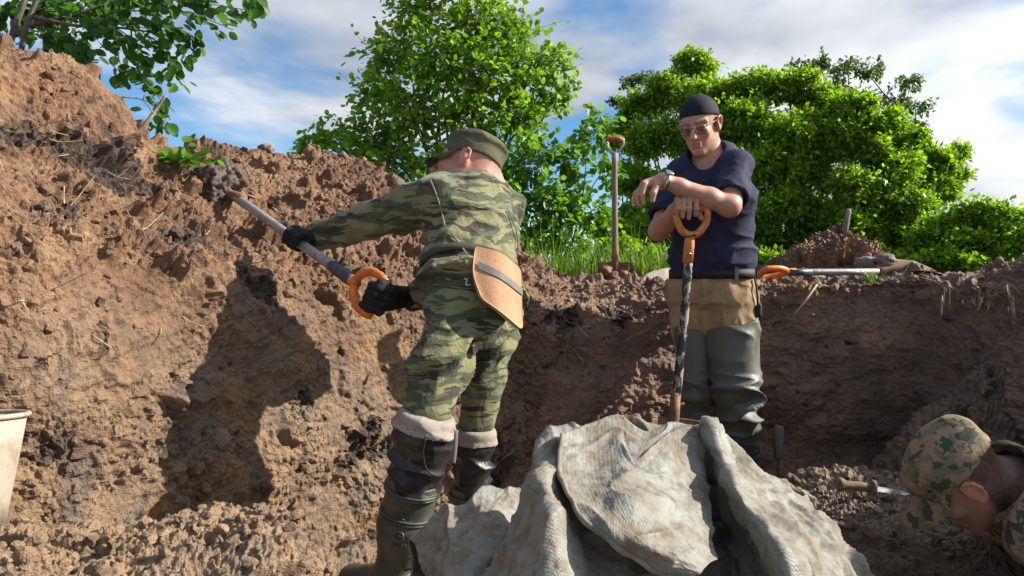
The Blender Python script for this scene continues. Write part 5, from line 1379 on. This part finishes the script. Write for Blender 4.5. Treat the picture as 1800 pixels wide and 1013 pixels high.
flap = [
 [(992, 768, 1.315), (1042, 744, 1.345), (1090, 728, 1.37), (1140, 754, 1.36), (1186, 740, 1.385), (1226, 760, 1.39)],
 [(982, 812, 1.225), (1042, 798, 1.270), (1088, 772, 1.300), (1120, 800, 1.255), (1176, 778, 1.310), (1240, 806, 1.345)],
 [(992, 862, 1.130), (1050, 856, 1.165), (1098, 846, 1.165), (1146, 838, 1.195), (1196, 846, 1.235), (1249, 862, 1.290)],
 [(1036, 922, 1.055), (1080, 912, 1.065), (1122, 906, 1.075), (1166, 902, 1.110), (1210, 906, 1.160), (1252, 912, 1.225)],
 [(1112, 970, 1.030), (1142, 964, 1.015), (1172, 958, 1.025), (1202, 956, 1.060), (1228, 952, 1.105), (1250, 948, 1.175)],
 [(1206, 1014, 1.050), (1216, 1010, 1.045), (1226, 1006, 1.050), (1236, 998, 1.070), (1245, 990, 1.100), (1250, 980, 1.150)]]
v, f, uv = cloth_patch(flap, 34, 30, 231, .6, .005)
fl_ = part('flap', v, f, M['sack'], sack, cols={'weave': uv})
nv_ = 30 * 5 + 1; nu_ = 34 * 5 + 1; ed = v[[i * nv_ for i in range(nu_)]]; ed2 = v[[(nu_ - 1) * nv_ + j for j in range(0, nv_)]]
hm_ = ed[::3]; hr = .0042 * (1 + .25 * fbm(hm_ * 60, 2, 3)); part('hem', *tube(hm_, hr, 8), M['sack_hem'], sack, under=fl_)
lobe = [
 [(722, 1080, 1.50), (728, 960, 1.47), (732, 985, 1.42), (738, 1035, 1.37), (745, 1190, 1.28)],
 [(780, 1010, 1.62), (772, 906, 1.52), (768, 942, 1.41), (775, 995, 1.33), (790, 1190, 1.2)],
 [(840, 1000, 1.64), (836, 886, 1.55), (826, 916, 1.43), (830, 985, 1.30), (840, 1190, 1.18)],
 [(900, 990, 1.66), (894, 866, 1.58), (878, 902, 1.47), (888, 962, 1.38), (900, 1190, 1.25)],
 [(960, 1000, 1.66), (924, 884, 1.60), (934, 935, 1.52), (944, 1000, 1.46), (955, 1190, 1.36)]]
v, f, uv = cloth_patch(lobe, 40, 34, 261, .9)
part('sack_corner', v, f, M['sack'], sack, cols={'weave': uv})
small = [
 [(1112, 520, 4.0), (1118, 498, 4.02), (1122, 500, 4.0), (1120, 520, 3.97)], [(1140, 515, 4.15), (1138, 484, 4.1), (1138, 494, 4.03), (1138, 520, 3.98)],
 [(1165, 515, 4.2), (1166, 476, 4.14), (1164, 488, 4.06), (1162, 520, 4.0)], [(1195, 515, 4.2), (1196, 474, 4.16), (1196, 490, 4.08), (1194, 520, 4.02)], [(1230, 520, 4.1), (1228, 500, 4.1), (1228, 505, 4.08), (1226, 525, 4.04)]]
v, f, uv = cloth_patch(small, 10, 10, 281, .5, .004)
wsk = thing('sack', (.85, 4.05, -.03), 'small white sack lying on the turf behind the leaning man', 'sack')
part('sack_body', v, f, M['white_sack'] if 'white_sack' in M else M['bucket'], wsk, cols={'weave': uv})

# a few stones lying on the rims
for (px, py, d, r, lb) in ((470, 247, None, .030, 'grey stone on the crest of the heap against the sky'), (1522, 462, 3.85, .045, 'round brown stone leaning on the far spoil heap'), (1556, 456, 3.80, .040, 'flat grey stone at the right foot of the far spoil heap')):
    c_ = TV[on_bank(px, py)] + np.array([0, 0, .012]) if d is None else P(px, py, d)
    v, f = lump(c_, r, int(px), .35, 2, (1.3, 1, .75)); o = obj('stone', mesh_data('stone', v - c_, f, M['stone'], True), None, c_); tag(o, lb, 'stone', 'stones on the rim')
# ------------------------------------------------------------------ plants
def leaf_mat(name, a, b, trans, tw=.45):
    m = NT(name); oi = m.n('ShaderNodeObjectInfo'); c = m.coord()
    n = m.noise(2.2, 4, .6, c); rnd = m.attr('rnd', 'Fac')
    f = m.math('ADD', m.math('MULTIPLY', n, .6), m.math('ADD', m.math('MULTIPLY', rnd, .5), m.math('MULTIPLY', oi.outputs['Random'], .0)), True)
    col = m.ramp(f, [(.25, a), (.75, b)])
    m.set(Base_Color=col, Roughness=.42); m.b.inputs['Specular IOR Level'].default_value = .35
    t = m.n('ShaderNodeBsdfTranslucent'); m.l(m.mix(1, col, trans, 'MULTIPLY'), t.inputs[0])
    mx = m.n('ShaderNodeMixShader'); mx.inputs[0].default_value = tw
    m.l(m.b.outputs[0], mx.inputs[1]); m.l(t.outputs[0], mx.inputs[2]); m.l(mx.outputs[0], m.out.inputs[0]); return m.m
M['leaf'] = leaf_mat('alder_leaf', (.07, .16, .014), (.21, .34, .03), (1.9, 2.0, .9))
M['leaf_bright'] = leaf_mat('young_leaf', (.055, .14, .014), (.12, .25, .03), (1.9, 1.9, .8), .5)
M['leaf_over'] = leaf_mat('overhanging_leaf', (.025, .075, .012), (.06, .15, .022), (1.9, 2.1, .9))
M['leaf_far'] = leaf_mat('willow_leaf', (.07, .155, .014), (.26, .36, .03), (1.7, 1.9, .6), .5)
M['leaf_birch'] = leaf_mat('birch_leaf', (.06, .11, .03), (.11, .17, .05), (1.6, 1.6, .9), .4)
M['grass'] = leaf_mat('grass_blade', (.055, .13, .012), (.14, .23, .03), (1.7, 1.7, .7), .4)
M['straw'] = plain('dry_straw', (.42, .33, .19), .8, 0, .35)
M['bark'] = NT('bark'); m = M['bark']; c = m.coord((1, 1, .35))
m.set(Base_Color=m.ramp(m.noise(40, 5, .65, c), [(.3, (.05, .042, .034)), (.6, (.15, .125, .10)), (.75, (.24, .21, .18))]), Roughness=.9); m.set(Normal=m.bump(m.noise(50, 5, .6, c), .5, .01)); M['bark'] = m.m
LEAF_B = np.array([(0, 0, 0), (.26, .20, .03), (.37, .50, .045), (.25, .82, .03), (0, 1, -.03), (-.25, .82, .03), (-.37, .50, .045), (-.26, .20, .03)])
LEAF_N = np.array([(0, 0, 0), (.13, .25, .02), (.15, .55, .03), (.08, .85, .015), (0, 1, -.02), (-.08, .85, .015), (-.15, .55, .03), (-.13, .25, .02)])
LEAF_F = np.array([(0, 1, 2, 3, 4), (0, 4, 5, 6, 7)])
CARD = np.array([(0, 0, 0), (.34, .45, .05), (0, 1, -.03), (-.34, .45, .05)]); CARD_F = np.array([(0, 1, 2, 3)])
def leaf_frames(dirs, nrmh):
    y = dirs / (np.linalg.norm(dirs, axis=1)[:, None] + 1e-9); x = np.cross(y, nrmh); x /= np.linalg.norm(x, axis=1)[:, None] + 1e-9; z = np.cross(x, y); return x, y, z
def leaves(O, D, H, S, shape=LEAF_B, faces=LEAF_F):
    x, y, z = leaf_frames(D, H); m = len(shape)
    V = O[:, None] + S[:, None, None] * (shape[None, :, 0:1] * x[:, None] + shape[None, :, 1:2] * y[:, None] + shape[None, :, 2:3] * z[:, None])
    F_ = (faces[None] + (np.arange(len(O)) * m)[:, None, None]).reshape(-1, faces.shape[1])
    return V.reshape(-1, 3), F_, np.repeat(RNG.random(len(O)), m)
LEAF_ME = {}
def leaf_objects(root, O, D, H, S, mat, n=300, shape=LEAF_B, ctr=(0, 0, 0)):
    """the n leaves that show largest become objects; returns the mask of the rest"""
    px = O[:, 0] / O[:, 1] * F_PX + CX; py = HY - O[:, 2] / O[:, 1] * F_PX
    vis = (px > -10) & (px < 1810) & (py > -10) & (py < 1020)
    score = np.where(vis, S / O[:, 1], 0); idx = np.argsort(-score)[:n]; idx = idx[score[idx] > 0]
    x, y, z = leaf_frames(D[idx], H[idx]); b = np.array(root.location)
    for v in range(6):
        if (mat.name, v) not in LEAF_ME: LEAF_ME[(mat.name, v)] = mesh_data('leaf', shape * np.array([1 + .06 * (v - 3), 1, .5 + .4 * v]), LEAF_F, mat, True, {'rnd': np.full(8, v / 5.0)})
    for k, i in enumerate(idx):
        o = bpy.data.objects.new('leaf', LEAF_ME[(mat.name, k % 6)]); COL.objects.link(o); o.parent = root
        o.matrix_local = Matrix([[x[k, r] * S[i], y[k, r] * S[i], z[k, r] * S[i], O[i, r] - b[r]] for r in range(3)] + [[0, 0, 0, 1]])
    keep = np.ones(len(O), bool); keep[idx] = False; return keep
def spray(lobes, per, leaf, rng, droop=.35, twig_n=9, inner=.25, shag=1.5):
    """twigs and leaves filling lobes (centre, radius): returns leaf arrays and twig paths"""
    ST, MD, EN = [], [], []
    for c, r in lobes:
        n = max(3, int(per * r * r)); u = rng.normal(size=(n, 3)); u /= np.linalg.norm(u, axis=1)[:, None]; u[:, 2] = u[:, 2] * .85 + .1
        rad = r * np.where(rng.random(n) < .22, rng.uniform(1.0, shag, n), rng.uniform(.5, 1.08, n))
        st = c + u * (r * inner * rng.random(n))[:, None]; en = c + u * rad[:, None]; en[:, 2] -= droop * r * .25 * rng.random(n)
        ST.append(st); EN.append(en); MD.append((st + en) / 2 + rng.normal(size=(n, 3)) * r * .10)
    ST, MD, EN = np.vstack(ST), np.vstack(MD), np.vstack(EN); n = len(ST)
    t = .30 + .72 * (np.arange(twig_n)[None] + rng.random((n, twig_n)) * .7) / twig_n; t = t[..., None]
    O = (1 - t) ** 2 * ST[:, None] + 2 * t * (1 - t) * MD[:, None] + t * t * EN[:, None]; O = O.reshape(-1, 3); O = O + rng.normal(size=O.shape) * leaf * .35
    ax = EN - ST; ax /= np.linalg.norm(ax, axis=1)[:, None] + 1e-9
    D = np.repeat(ax, twig_n, 0) * .7 + rng.normal(size=O.shape) * .65 + np.array([0, 0, -droop]); H = rng.normal(size=O.shape) * .55 + np.array([0, 0, 1.0])
    return O, D, H, leaf * rng.uniform(.55, 1.2, len(O)), list(zip(ST, MD, EN))
def plobes(lst, f=1.0): return [(P(px, py, d), r * f * d / F_PX) for px, py, d, r in lst]
def stems(base, lobes, r0, rng, bend=.12):
    """limbs from the base to each lobe"""
    out = []
    for i, (c, r) in enumerate(lobes):
        L = np.linalg.norm(c - base); m = base + (c - base) * .45 + np.array([0, 0, .14 * L]) + rng.normal(size=3) * L * bend * .5
        pts = catmull([base, base + (m - base) * .5 + rng.normal(size=3) * L * .03, m, c + rng.normal(size=3) * r * .1], 5)
        out.append(tube(pts, np.linspace(r0 * (1 if i == 0 else .55), r0 * .15, len(pts)), 6, False))
    return out
def tree(name, label, cat, base, lobes, per, leaf, mat, seed, r0=.04, nobj=0, droop=.35, shape=LEAF_B, faces=LEAF_F, twig_n=9, group=None, bark=None, twigs=True, limb_to=None):
    rng = np.random.default_rng(seed); base = np.asarray(base, float)
    root = thing(name, base, label, cat, group)
    O, D, H, S, tw = spray(lobes, per, leaf, rng, droop, twig_n)
    tr = stems(base, limb_to or lobes, r0, rng)
    if twigs: tr += [tube(np.array(t), [leaf * .05, leaf * .035, leaf * .015], 3, False) for t in tw]
    v, f = join(tr); part('trunk', v, f, bark or M['bark'], root)
    keep = leaf_objects(root, O, D, H, S, mat, nobj, shape) if nobj else np.ones(len(O), bool)
    v, f, rn = leaves(O[keep], D[keep], H[keep], S[keep], shape, faces)
    cr = part('crown', v, f, mat, root, cols={'rnd': rn})
    if nobj: cr['kind'] = 'stuff'
    return root

# young alder behind the digger
AL = plobes([(800, -60, 6.2, 95), (860, -90, 6.2, 80), (740, 20, 6.1, 70), (835, 45, 6.0, 80), (905, 60, 6.0, 60), (690, 95, 6.1, 62), (770, 115, 5.9, 85), (865, 130, 5.8, 85), (940, 125, 5.9, 62), (660, 165, 6.1, 55), (730, 195, 5.9, 75),
            (820, 215, 5.8, 80), (910, 205, 5.8, 75), (970, 170, 5.9, 38), (985, 110, 5.9, 26), (655, 235, 6.0, 55), (600, 250, 6.1, 45), (550, 245, 6.2, 34), (525, 270, 6.2, 26), (700, 280, 5.9, 60), (780, 290, 5.8, 60), (700, 345, 5.9, 50), (640, 290, 6.1, 40)])
tree('alder_tree', 'young broadleaf tree with round leaves rising behind the digger', 'tree', (-.42, 6.0, -.04), AL, 860, .055, M['leaf'], 5, .035, 300)
SH = plobes([(930, 290, 5.5, 72), (1000, 290, 5.5, 50), (1042, 245, 5.6, 40), (1060, 300, 5.4, 34), (900, 360, 5.4, 62), (975, 360, 5.3, 70), (1040, 370, 5.3, 45), (930, 420, 5.2, 58), (1005, 425, 5.2, 55), (860, 330, 5.5, 55), (1060, 440, 5.3, 26), (1055, 205, 5.6, 26)])
tree('shrub', 'bright green leafy shrub between the digger and the red-gripped shovel', 'shrub', (.28, 5.4, -.04), SH, 720, .057, M['leaf_bright'], 6, .02, 300)

# tree leaning in at the top left, its sprays hanging against the sky
root = thing('overhanging_tree', P(35, 110, 3.1), 'tree leaning in over the heap at top left with hanging leaf sprays', 'tree')
rng = np.random.default_rng(12); tr = []; O, D, H, S = [], [], [], []
tr.append(tube(catmull([P(25, 160, 3.1), P(40, 75, 3.1), P(58, 15, 3.1), P(95, -60, 3.1)], 6), np.linspace(.012, .009, 19), 8, False))
tr.append(tube(catmull([P(5, 150, 3.15), P(22, 60, 3.15), P(45, -10, 3.15), P(40, -80, 3.15)], 6), np.linspace(.014, .010, 19), 8, False))
tr.append(tube(catmull([P(48, 45, 3.1), P(120, 28, 3.15), P(230, -5, 3.2), P(330, -30, 3.2)], 6), np.linspace(.011, .004, 19), 6, False))
tr.append(tube(catmull([P(62, 30, 3.1), P(130, 45, 3.1), P(200, 48, 3.15), P(290, 60, 3.2)], 6), np.linspace(.009, .003, 19), 6, False))
tws = [[(60, 20), (150, -5), (260, -15), (360, 5), (445, 20)], [(110, 30), (190, 40), (260, 50), (330, 62)], [(200, 20), (280, 20), (350, 30), (400, 48)], [(220, 30), (265, 70), (295, 105), (325, 145)], [(230, 50), (235, 100), (255, 145), (285, 180), (292, 215)],
       [(190, 45), (205, 85), (212, 120), (210, 140)], [(250, 30), (310, 55), (335, 75), (325, 95)], [(300, 0), (380, -10), (440, -5), (450, 25)], [(90, 40), (130, 75), (150, 110), (155, 120)], [(150, 20), (220, 60), (250, 95), (240, 130)], [(100, 0), (200, -20), (300, -40), (400, -40)],
       [(170, 30), (230, 15), (300, 0), (370, 20)], [(140, 45), (180, 60), (225, 75), (290, 90)], [(60, 60), (100, 75), (130, 95), (160, 125)], [(80, 20), (140, 20), (200, 30), (240, 35)], [(40, 50), (80, 60), (110, 85), (120, 110)], [(255, 60), (290, 85), (300, 120), (282, 150)], [(205, 170), (225, 172), (245, 174), (262, 180)], [(262, 180), (280, 195), (286, 215), (284, 235)]]
for k, w_ in enumerate(tws):
    d0 = 3.0 + .3 * rng.random(); pts = catmull([P(x, y, d0 + .05 * rng.normal()) for x, y in w_], 7); tr.append(tube(pts, np.linspace(.0035, .0012, len(pts)), 4, False))
    dense = 2.6 if w_[-1][1] < 130 else 1.3
    if k == 17: dense = .25
    for j in range(3, len(pts)):
        for _ in range(rng.poisson(dense)):
            tg = pts[min(j + 1, len(pts) - 1)] - pts[j - 1]; O.append(pts[j] + rng.normal(size=3) * .022); D.append(nrm(tg) * .6 + rng.normal(size=3) * .6 + np.array([0, 0, -.5])); H.append(rng.normal(size=3) * .6 + np.array([.2, -.3, .8])); S.append(.052 * rng.uniform(.6, 1.25))
O2, D2, H2, S2, tw2 = spray(plobes([(110, 70, 3.9, 42), (150, 30, 3.8, 50), (70, 20, 3.6, 50), (200, -10, 3.5, 45), (270, -20, 3.4, 45), (340, -35, 3.4, 42), (10, 20, 3.5, 45), (130, 105, 3.9, 26), (15, 60, 3.3, 25)]), 900, .055, rng)
O, D, H, S = [np.concatenate([np.array(a), b]) for a, b in ((O, O2), (D, D2), (H, H2), (S, S2))]
tr += [tube(np.array(t), [.003, .002, .001], 3, False) for t in tw2]
v, f = join(tr); part('trunk', v, f, M['bark'], root)
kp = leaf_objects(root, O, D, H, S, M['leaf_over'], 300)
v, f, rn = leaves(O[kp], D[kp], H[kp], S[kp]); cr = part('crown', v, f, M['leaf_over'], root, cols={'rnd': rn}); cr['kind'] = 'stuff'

# willows beyond the far edge of the field
def billow(lobes, seed, k=9, f=.52):
    r_ = np.random.default_rng(seed + 500); out = []
    for c, r in lobes:
        for _ in range(k):
            u = r_.normal(size=3); u /= np.linalg.norm(u); u[2] = abs(u[2]) * .8 - .1; out.append((c + u * r * r_.uniform(.45, .85), r * f * r_.uniform(.75, 1.25)))
    return out
def willow(label, lobes, seed, per, leaf=.10, base=None, mat='leaf_far', r0=.09, tn=10, droop=.2):
    kind_ = 'birch_tree' if 'birch' in label else 'bush' if 'bush' in label else 'willow_tree'
    tree(kind_, label, 'bush' if kind_ == 'bush' else 'tree', base, billow(plobes(lobes), seed), per, leaf, M[mat], seed, r0, 0, droop, CARD, CARD_F, tn, 'bushes across the field' if kind_ == 'bush' else 'trees across the field', limb_to=plobes(lobes))
willow('dark leafy tree left of the bandana with the highest crown', [(1220, 125, 16, 42), (1180, 170, 16, 48), (1245, 180, 15.5, 50), (1130, 200, 16.5, 42), (1105, 255, 16.5, 45), (1160, 260, 15.5, 60), (1230, 260, 15, 60), (1120, 330, 16, 55), (1190, 345, 15, 60), (1100, 400, 16, 50), (1160, 420, 15, 60), (1240, 420, 15, 60), (1290, 190, 15.5, 45)], 21, 620, base=(3.6, 16.2, -.05))
willow('round bright tree directly right of the bandana', [(1330, 165, 15, 50), (1390, 165, 14.8, 50), (1440, 185, 14.6, 48), (1310, 230, 14.6, 60), (1380, 240, 14.2, 66), (1450, 250, 14.2, 60), (1340, 310, 14.2, 66), (1420, 320, 14, 66), (1360, 385, 14, 66), (1440, 390, 14, 60), (1290, 370, 14.4, 60), (1330, 440, 14, 60), (1410, 450, 14, 60), (1280, 450, 14.4, 55)], 22, 620, base=(5.2, 14.8, -.05))
willow('wide domed tree whose crown slopes down to the right', [(1500, 200, 14, 48), (1550, 225, 13.8, 46), (1590, 265, 13.6, 44), (1510, 265, 13.6, 58), (1570, 310, 13.4, 55), (1630, 290, 13.6, 42), (1660, 315, 13.6, 36), (1510, 340, 13.2, 62), (1590, 370, 13.2, 60), (1650, 345, 13.4, 40), (1500, 410, 13.2, 60), (1560, 430, 13.2, 60), (1480, 455, 13.4, 55), (1620, 420, 13.4, 48), (1675, 275, 13.8, 26)], 23, 650, base=(6.3, 13.8, -.05))
willow('low bright bush at the far right beyond the rim', [(1640, 430, 12, 44), (1690, 400, 12, 44), (1735, 385, 11.8, 40), (1770, 400, 11.6, 42), (1720, 440, 11.6, 48), (1790, 440, 11.5, 48), (1660, 465, 11.6, 40), (1840, 420, 11.6, 50), (1700, 478, 11.4, 40), (1760, 482, 11.4, 40), (1830, 480, 11.4, 45)], 24, 800,   .09, base=(7.4, 11.9, -.05), r0=.05)
willow('thin pale birch showing above the domed tree', [(1400, 128, 24, 26), (1440, 118, 24, 28), (1490, 122, 24, 30), (1535, 130, 24, 30), (1590, 150, 24, 30), (1612, 190, 24, 26), (1570, 180, 24, 30), (1470, 160, 24, 30), (1605, 225, 24, 22)], 25, 60, .15, base=(12.0, 24, -.05), mat='leaf_birch', r0=.11, tn=8, droop=.5)
willow('sparse birch top at the left edge of the far trees', [(1105, 150, 26, 18), (1085, 185, 26, 16), (1130, 140, 26, 14), (1070, 230, 26, 14)], 26, 60, .15, base=(4.4, 26, -.05), mat='leaf_birch', r0=.09, tn=8, droop=.5)
willow('shadowy undergrowth bush below the far trees', [(1090, 455, 13, 40), (1130, 470, 12.5, 36), (1180, 470, 12.5, 36), (1230, 472, 12.5, 34), (1070, 410, 13.5, 36), (1290, 470, 12.5, 36), (1350, 475, 12, 34)], 27, 700, .11, base=(3.0, 12.8, -.05), r0=.04)

willow('dark undergrowth bush behind the far spoil heap', [(1420, 470, 12.2, 42), (1480, 465, 12.2, 42), (1540, 470, 12.2, 42), (1600, 472, 12, 40), (1650, 478, 11.8, 36)], 28, 700, .10, base=(5.8, 12.4, -.05), r0=.04)

# grass along the rim and on the field
def grass(name, pts, hmin, hmax, seed, label, mat='grass', w=.005, lean=.75):
    r = np.random.default_rng(seed); n = len(pts); h = r.uniform(hmin, hmax, n); a = r.uniform(0, 2 * np.pi, n); ln = r.uniform(.1, 1, n) * lean
    dx, dy = np.cos(a) * ln, np.sin(a) * ln; sx, sy = -np.sin(a), np.cos(a); V = np.empty((n, 5, 3)); ww = w * r.uniform(.6, 1.3, n)
    for k, (t, wt_) in enumerate(((0, 1), (.55, .75))):
        for s, sg in ((0, -1), (1, 1)):
            V[:, k * 2 + s, 0] = pts[:, 0] + dx * h * t * t + sx * ww * wt_ * sg; V[:, k * 2 + s, 1] = pts[:, 1] + dy * h * t * t + sy * ww * wt_ * sg; V[:, k * 2 + s, 2] = pts[:, 2] + h * t
    V[:, 4, 0] = pts[:, 0] + dx * h; V[:, 4, 1] = pts[:, 1] + dy * h; V[:, 4, 2] = pts[:, 2] + h * (1 - .3 * ln)
    b = np.arange(n)[:, None] * 5; q = np.array([[0, 1, 3, 2]]) + b; t = np.array([[2, 3, 4]]) + b
    o = obj(name, mesh_data(name, V.reshape(-1, 3), [q, t], M[mat], True, {'rnd': np.repeat(r.random(n), 5)})); tag(o, label, 'grass', None, 'stuff'); return o
r = np.random.default_rng(31)
n = 4200; x = r.uniform(-.6, 1.35, n); y = 4.25 + 5 * r.random(n) ** 1.8; grass('grass', np.stack([x, y, np.full(n, -.06)], 1), .10, .34, 32, 'fresh green grass growing behind the rim of the pit')
n = 260; x = r.uniform(-.2, 1.3, n); y = 4.3 + 1.2 * r.random(n); grass('grass', np.stack([x, y, np.full(n, -.06)], 1), .25, .52, 37, 'tall thin grass stems standing above the rim grass', w=.0025, lean=.5)
n = 1500; x = r.uniform(2.5, 9, n); y = r.uniform(5.5, 11, n); grass('grass', np.stack([x, y, np.full(n, -.06)], 1), .04, .12, 33, 'grass on the field right of the spoil heap')
n = 45; px = r.normal(1530, 9, n); grass('grass', np.array([P(p, 497, 3.60 + .02 * r.normal()) for p in px]), .03, .07, 34, 'small green tuft on the rim below the lying shovel', w=.003)
n = 16; grass('grass', np.array([P(r.uniform(1655, 1740), r.uniform(500, 540), 3.28 + .06 * r.normal()) for _ in range(n)]), -.11, -.02, 35, 'dry grass hanging over the right rim', 'straw', .0035, .8)
n = 10; grass('grass', np.array([P(r.uniform(1745, 1800), r.uniform(500, 560), 3.05 + .05 * r.normal()) for _ in range(n)]), -.10, -.02, 36, 'matted dry turf edge at the far right', 'straw', .0035, .8)

# leafy weed on the slope and the stick by it
c0 = P(330, 290, 2.84); root = thing('weed', c0 - [0, 0, .03], 'small leafy green weed growing on the heap above the shovel blade', 'plant')
rw = np.random.default_rng(41); st, O, D, H, S = [], [], [], [], []
for k in range(9):
    e = c0 + np.array([rw.normal() * .065, rw.normal() * .03 - .02, rw.uniform(.02, .10)]); st.append(tube(catmull([c0 - [0, 0, .02], (c0 + e) / 2 + [0, 0, .02], e], 4), .0018, 5, False))
    for j in range(4):
        t = .5 + .5 * j / 3; O.append(c0 + (e - c0) * t); D.append(rw.normal(size=3) * .8 + (e - c0) * 6); H.append(rw.normal(size=3) * .5 + np.array([0, -.3, 1])); S.append(rw.uniform(.035, .06))
part('stem', *join(st), M['leaf'], root, cols={'rnd': np.full(len(join(st)[0]), .5)}); kp = leaf_objects(root, np.array(O), np.array(D), np.array(H), np.array(S), M['leaf_bright'], 60)
s0, s1 = P(232, 246, 2.80), P(291, 168, 2.84); root = thing('stick', s0, 'bare forked stick poking out of the heap against the sky', 'stick')
part('stem', *tube(catmull([s0, P(256, 218, 2.81), P(272, 196, 2.83), s1], 6), np.linspace(.011, .005, 19), 8), M['wood'], root)
part('branch', *tube(catmull([P(270, 200, 2.82), P(255, 180, 2.82), P(240, 172, 2.84)], 5), np.linspace(.003, .0012, 11), 5), M['wood'], root)
s0, s1 = P(1392, 553, 3.46), P(1432, 500, 3.49); root = thing('stem', s0, 'dry plant stem slanting across the top of the shaded wall', 'stem'); part('stalk', *tube([s0 - [0, .03, 0], lerp(s0, s1, .5) - [0, .035, 0], s1 - [0, .03, 0]], [.004, .005, .0045], 6), M['straw'], root); part('broken_end', *tube([s1 - [0, .03, 0], s1 + [.02, -.02, .01]], [.0045, .002], 5), M['straw'], root)

# straw and torn roots lying on the bank (uncountable)
rs = np.random.default_rng(51); tb = []
cand = np.where(onscreen & (VV > 1.2) & (VV < 5.2))[0]
seedpts = [(100, 375), (200, 395), (240, 385), (180, 380), (410, 430), (470, 450), (330, 395), (40, 235), (25, 230), (300, 400), (460, 470), (630, 480), (1000, 560), (1050, 560), (980, 590), (1110, 580), (60, 530), (320, 560), (400, 440), (860, 470), (430, 330), (530, 330), (1390, 500), (1480, 505), (1560, 505)]
sp = TV[cand]; spx = sp[:, 0] / sp[:, 1] * F_PX + CX; spy = HY - sp[:, 2] / sp[:, 1] * F_PX
for a, b in seedpts:
    k = np.argmin((spx - a) ** 2 + (spy - b) ** 2); 
    for _ in range(rs.integers(5, 13)):
        near = np.where((np.abs(spx - a) < 42) & (np.abs(spy - b) < 24))[0]
        if len(near) == 0: continue
        q = cand[rs.choice(near)]; p = TV[q]; nn = TN[q]; dv = nrm(rs.normal(size=3) - nn * .2 + np.array([0, 0, -.9])); L = rs.uniform(.04, .13)
        tb.append(tube(catmull([p + nn * .004, p + dv * L * .5 + nn * (.012 + .014 * rs.random()), p + dv * L + nn * .006 * rs.random()], 4), [.0016] * 9, 4, False))
for q in rs.choice(cand, 120):
    p = TV[q]; nn = TN[q]; dv = nrm(rs.normal(size=3) - nn * .2); L = rs.uniform(.03, .12); tb.append(tube(catmull([p + nn * .003, p + dv * L * .5 + nn * .012, p + dv * L + nn * .004], 4), [.0013] * 9, 4, False))
v, f = join(tb); o = obj('straw', mesh_data('straw', v, f, M['straw'])); tag(o, 'dry straw and torn roots strewn over the dug bank', 'straw', None, 'stuff')
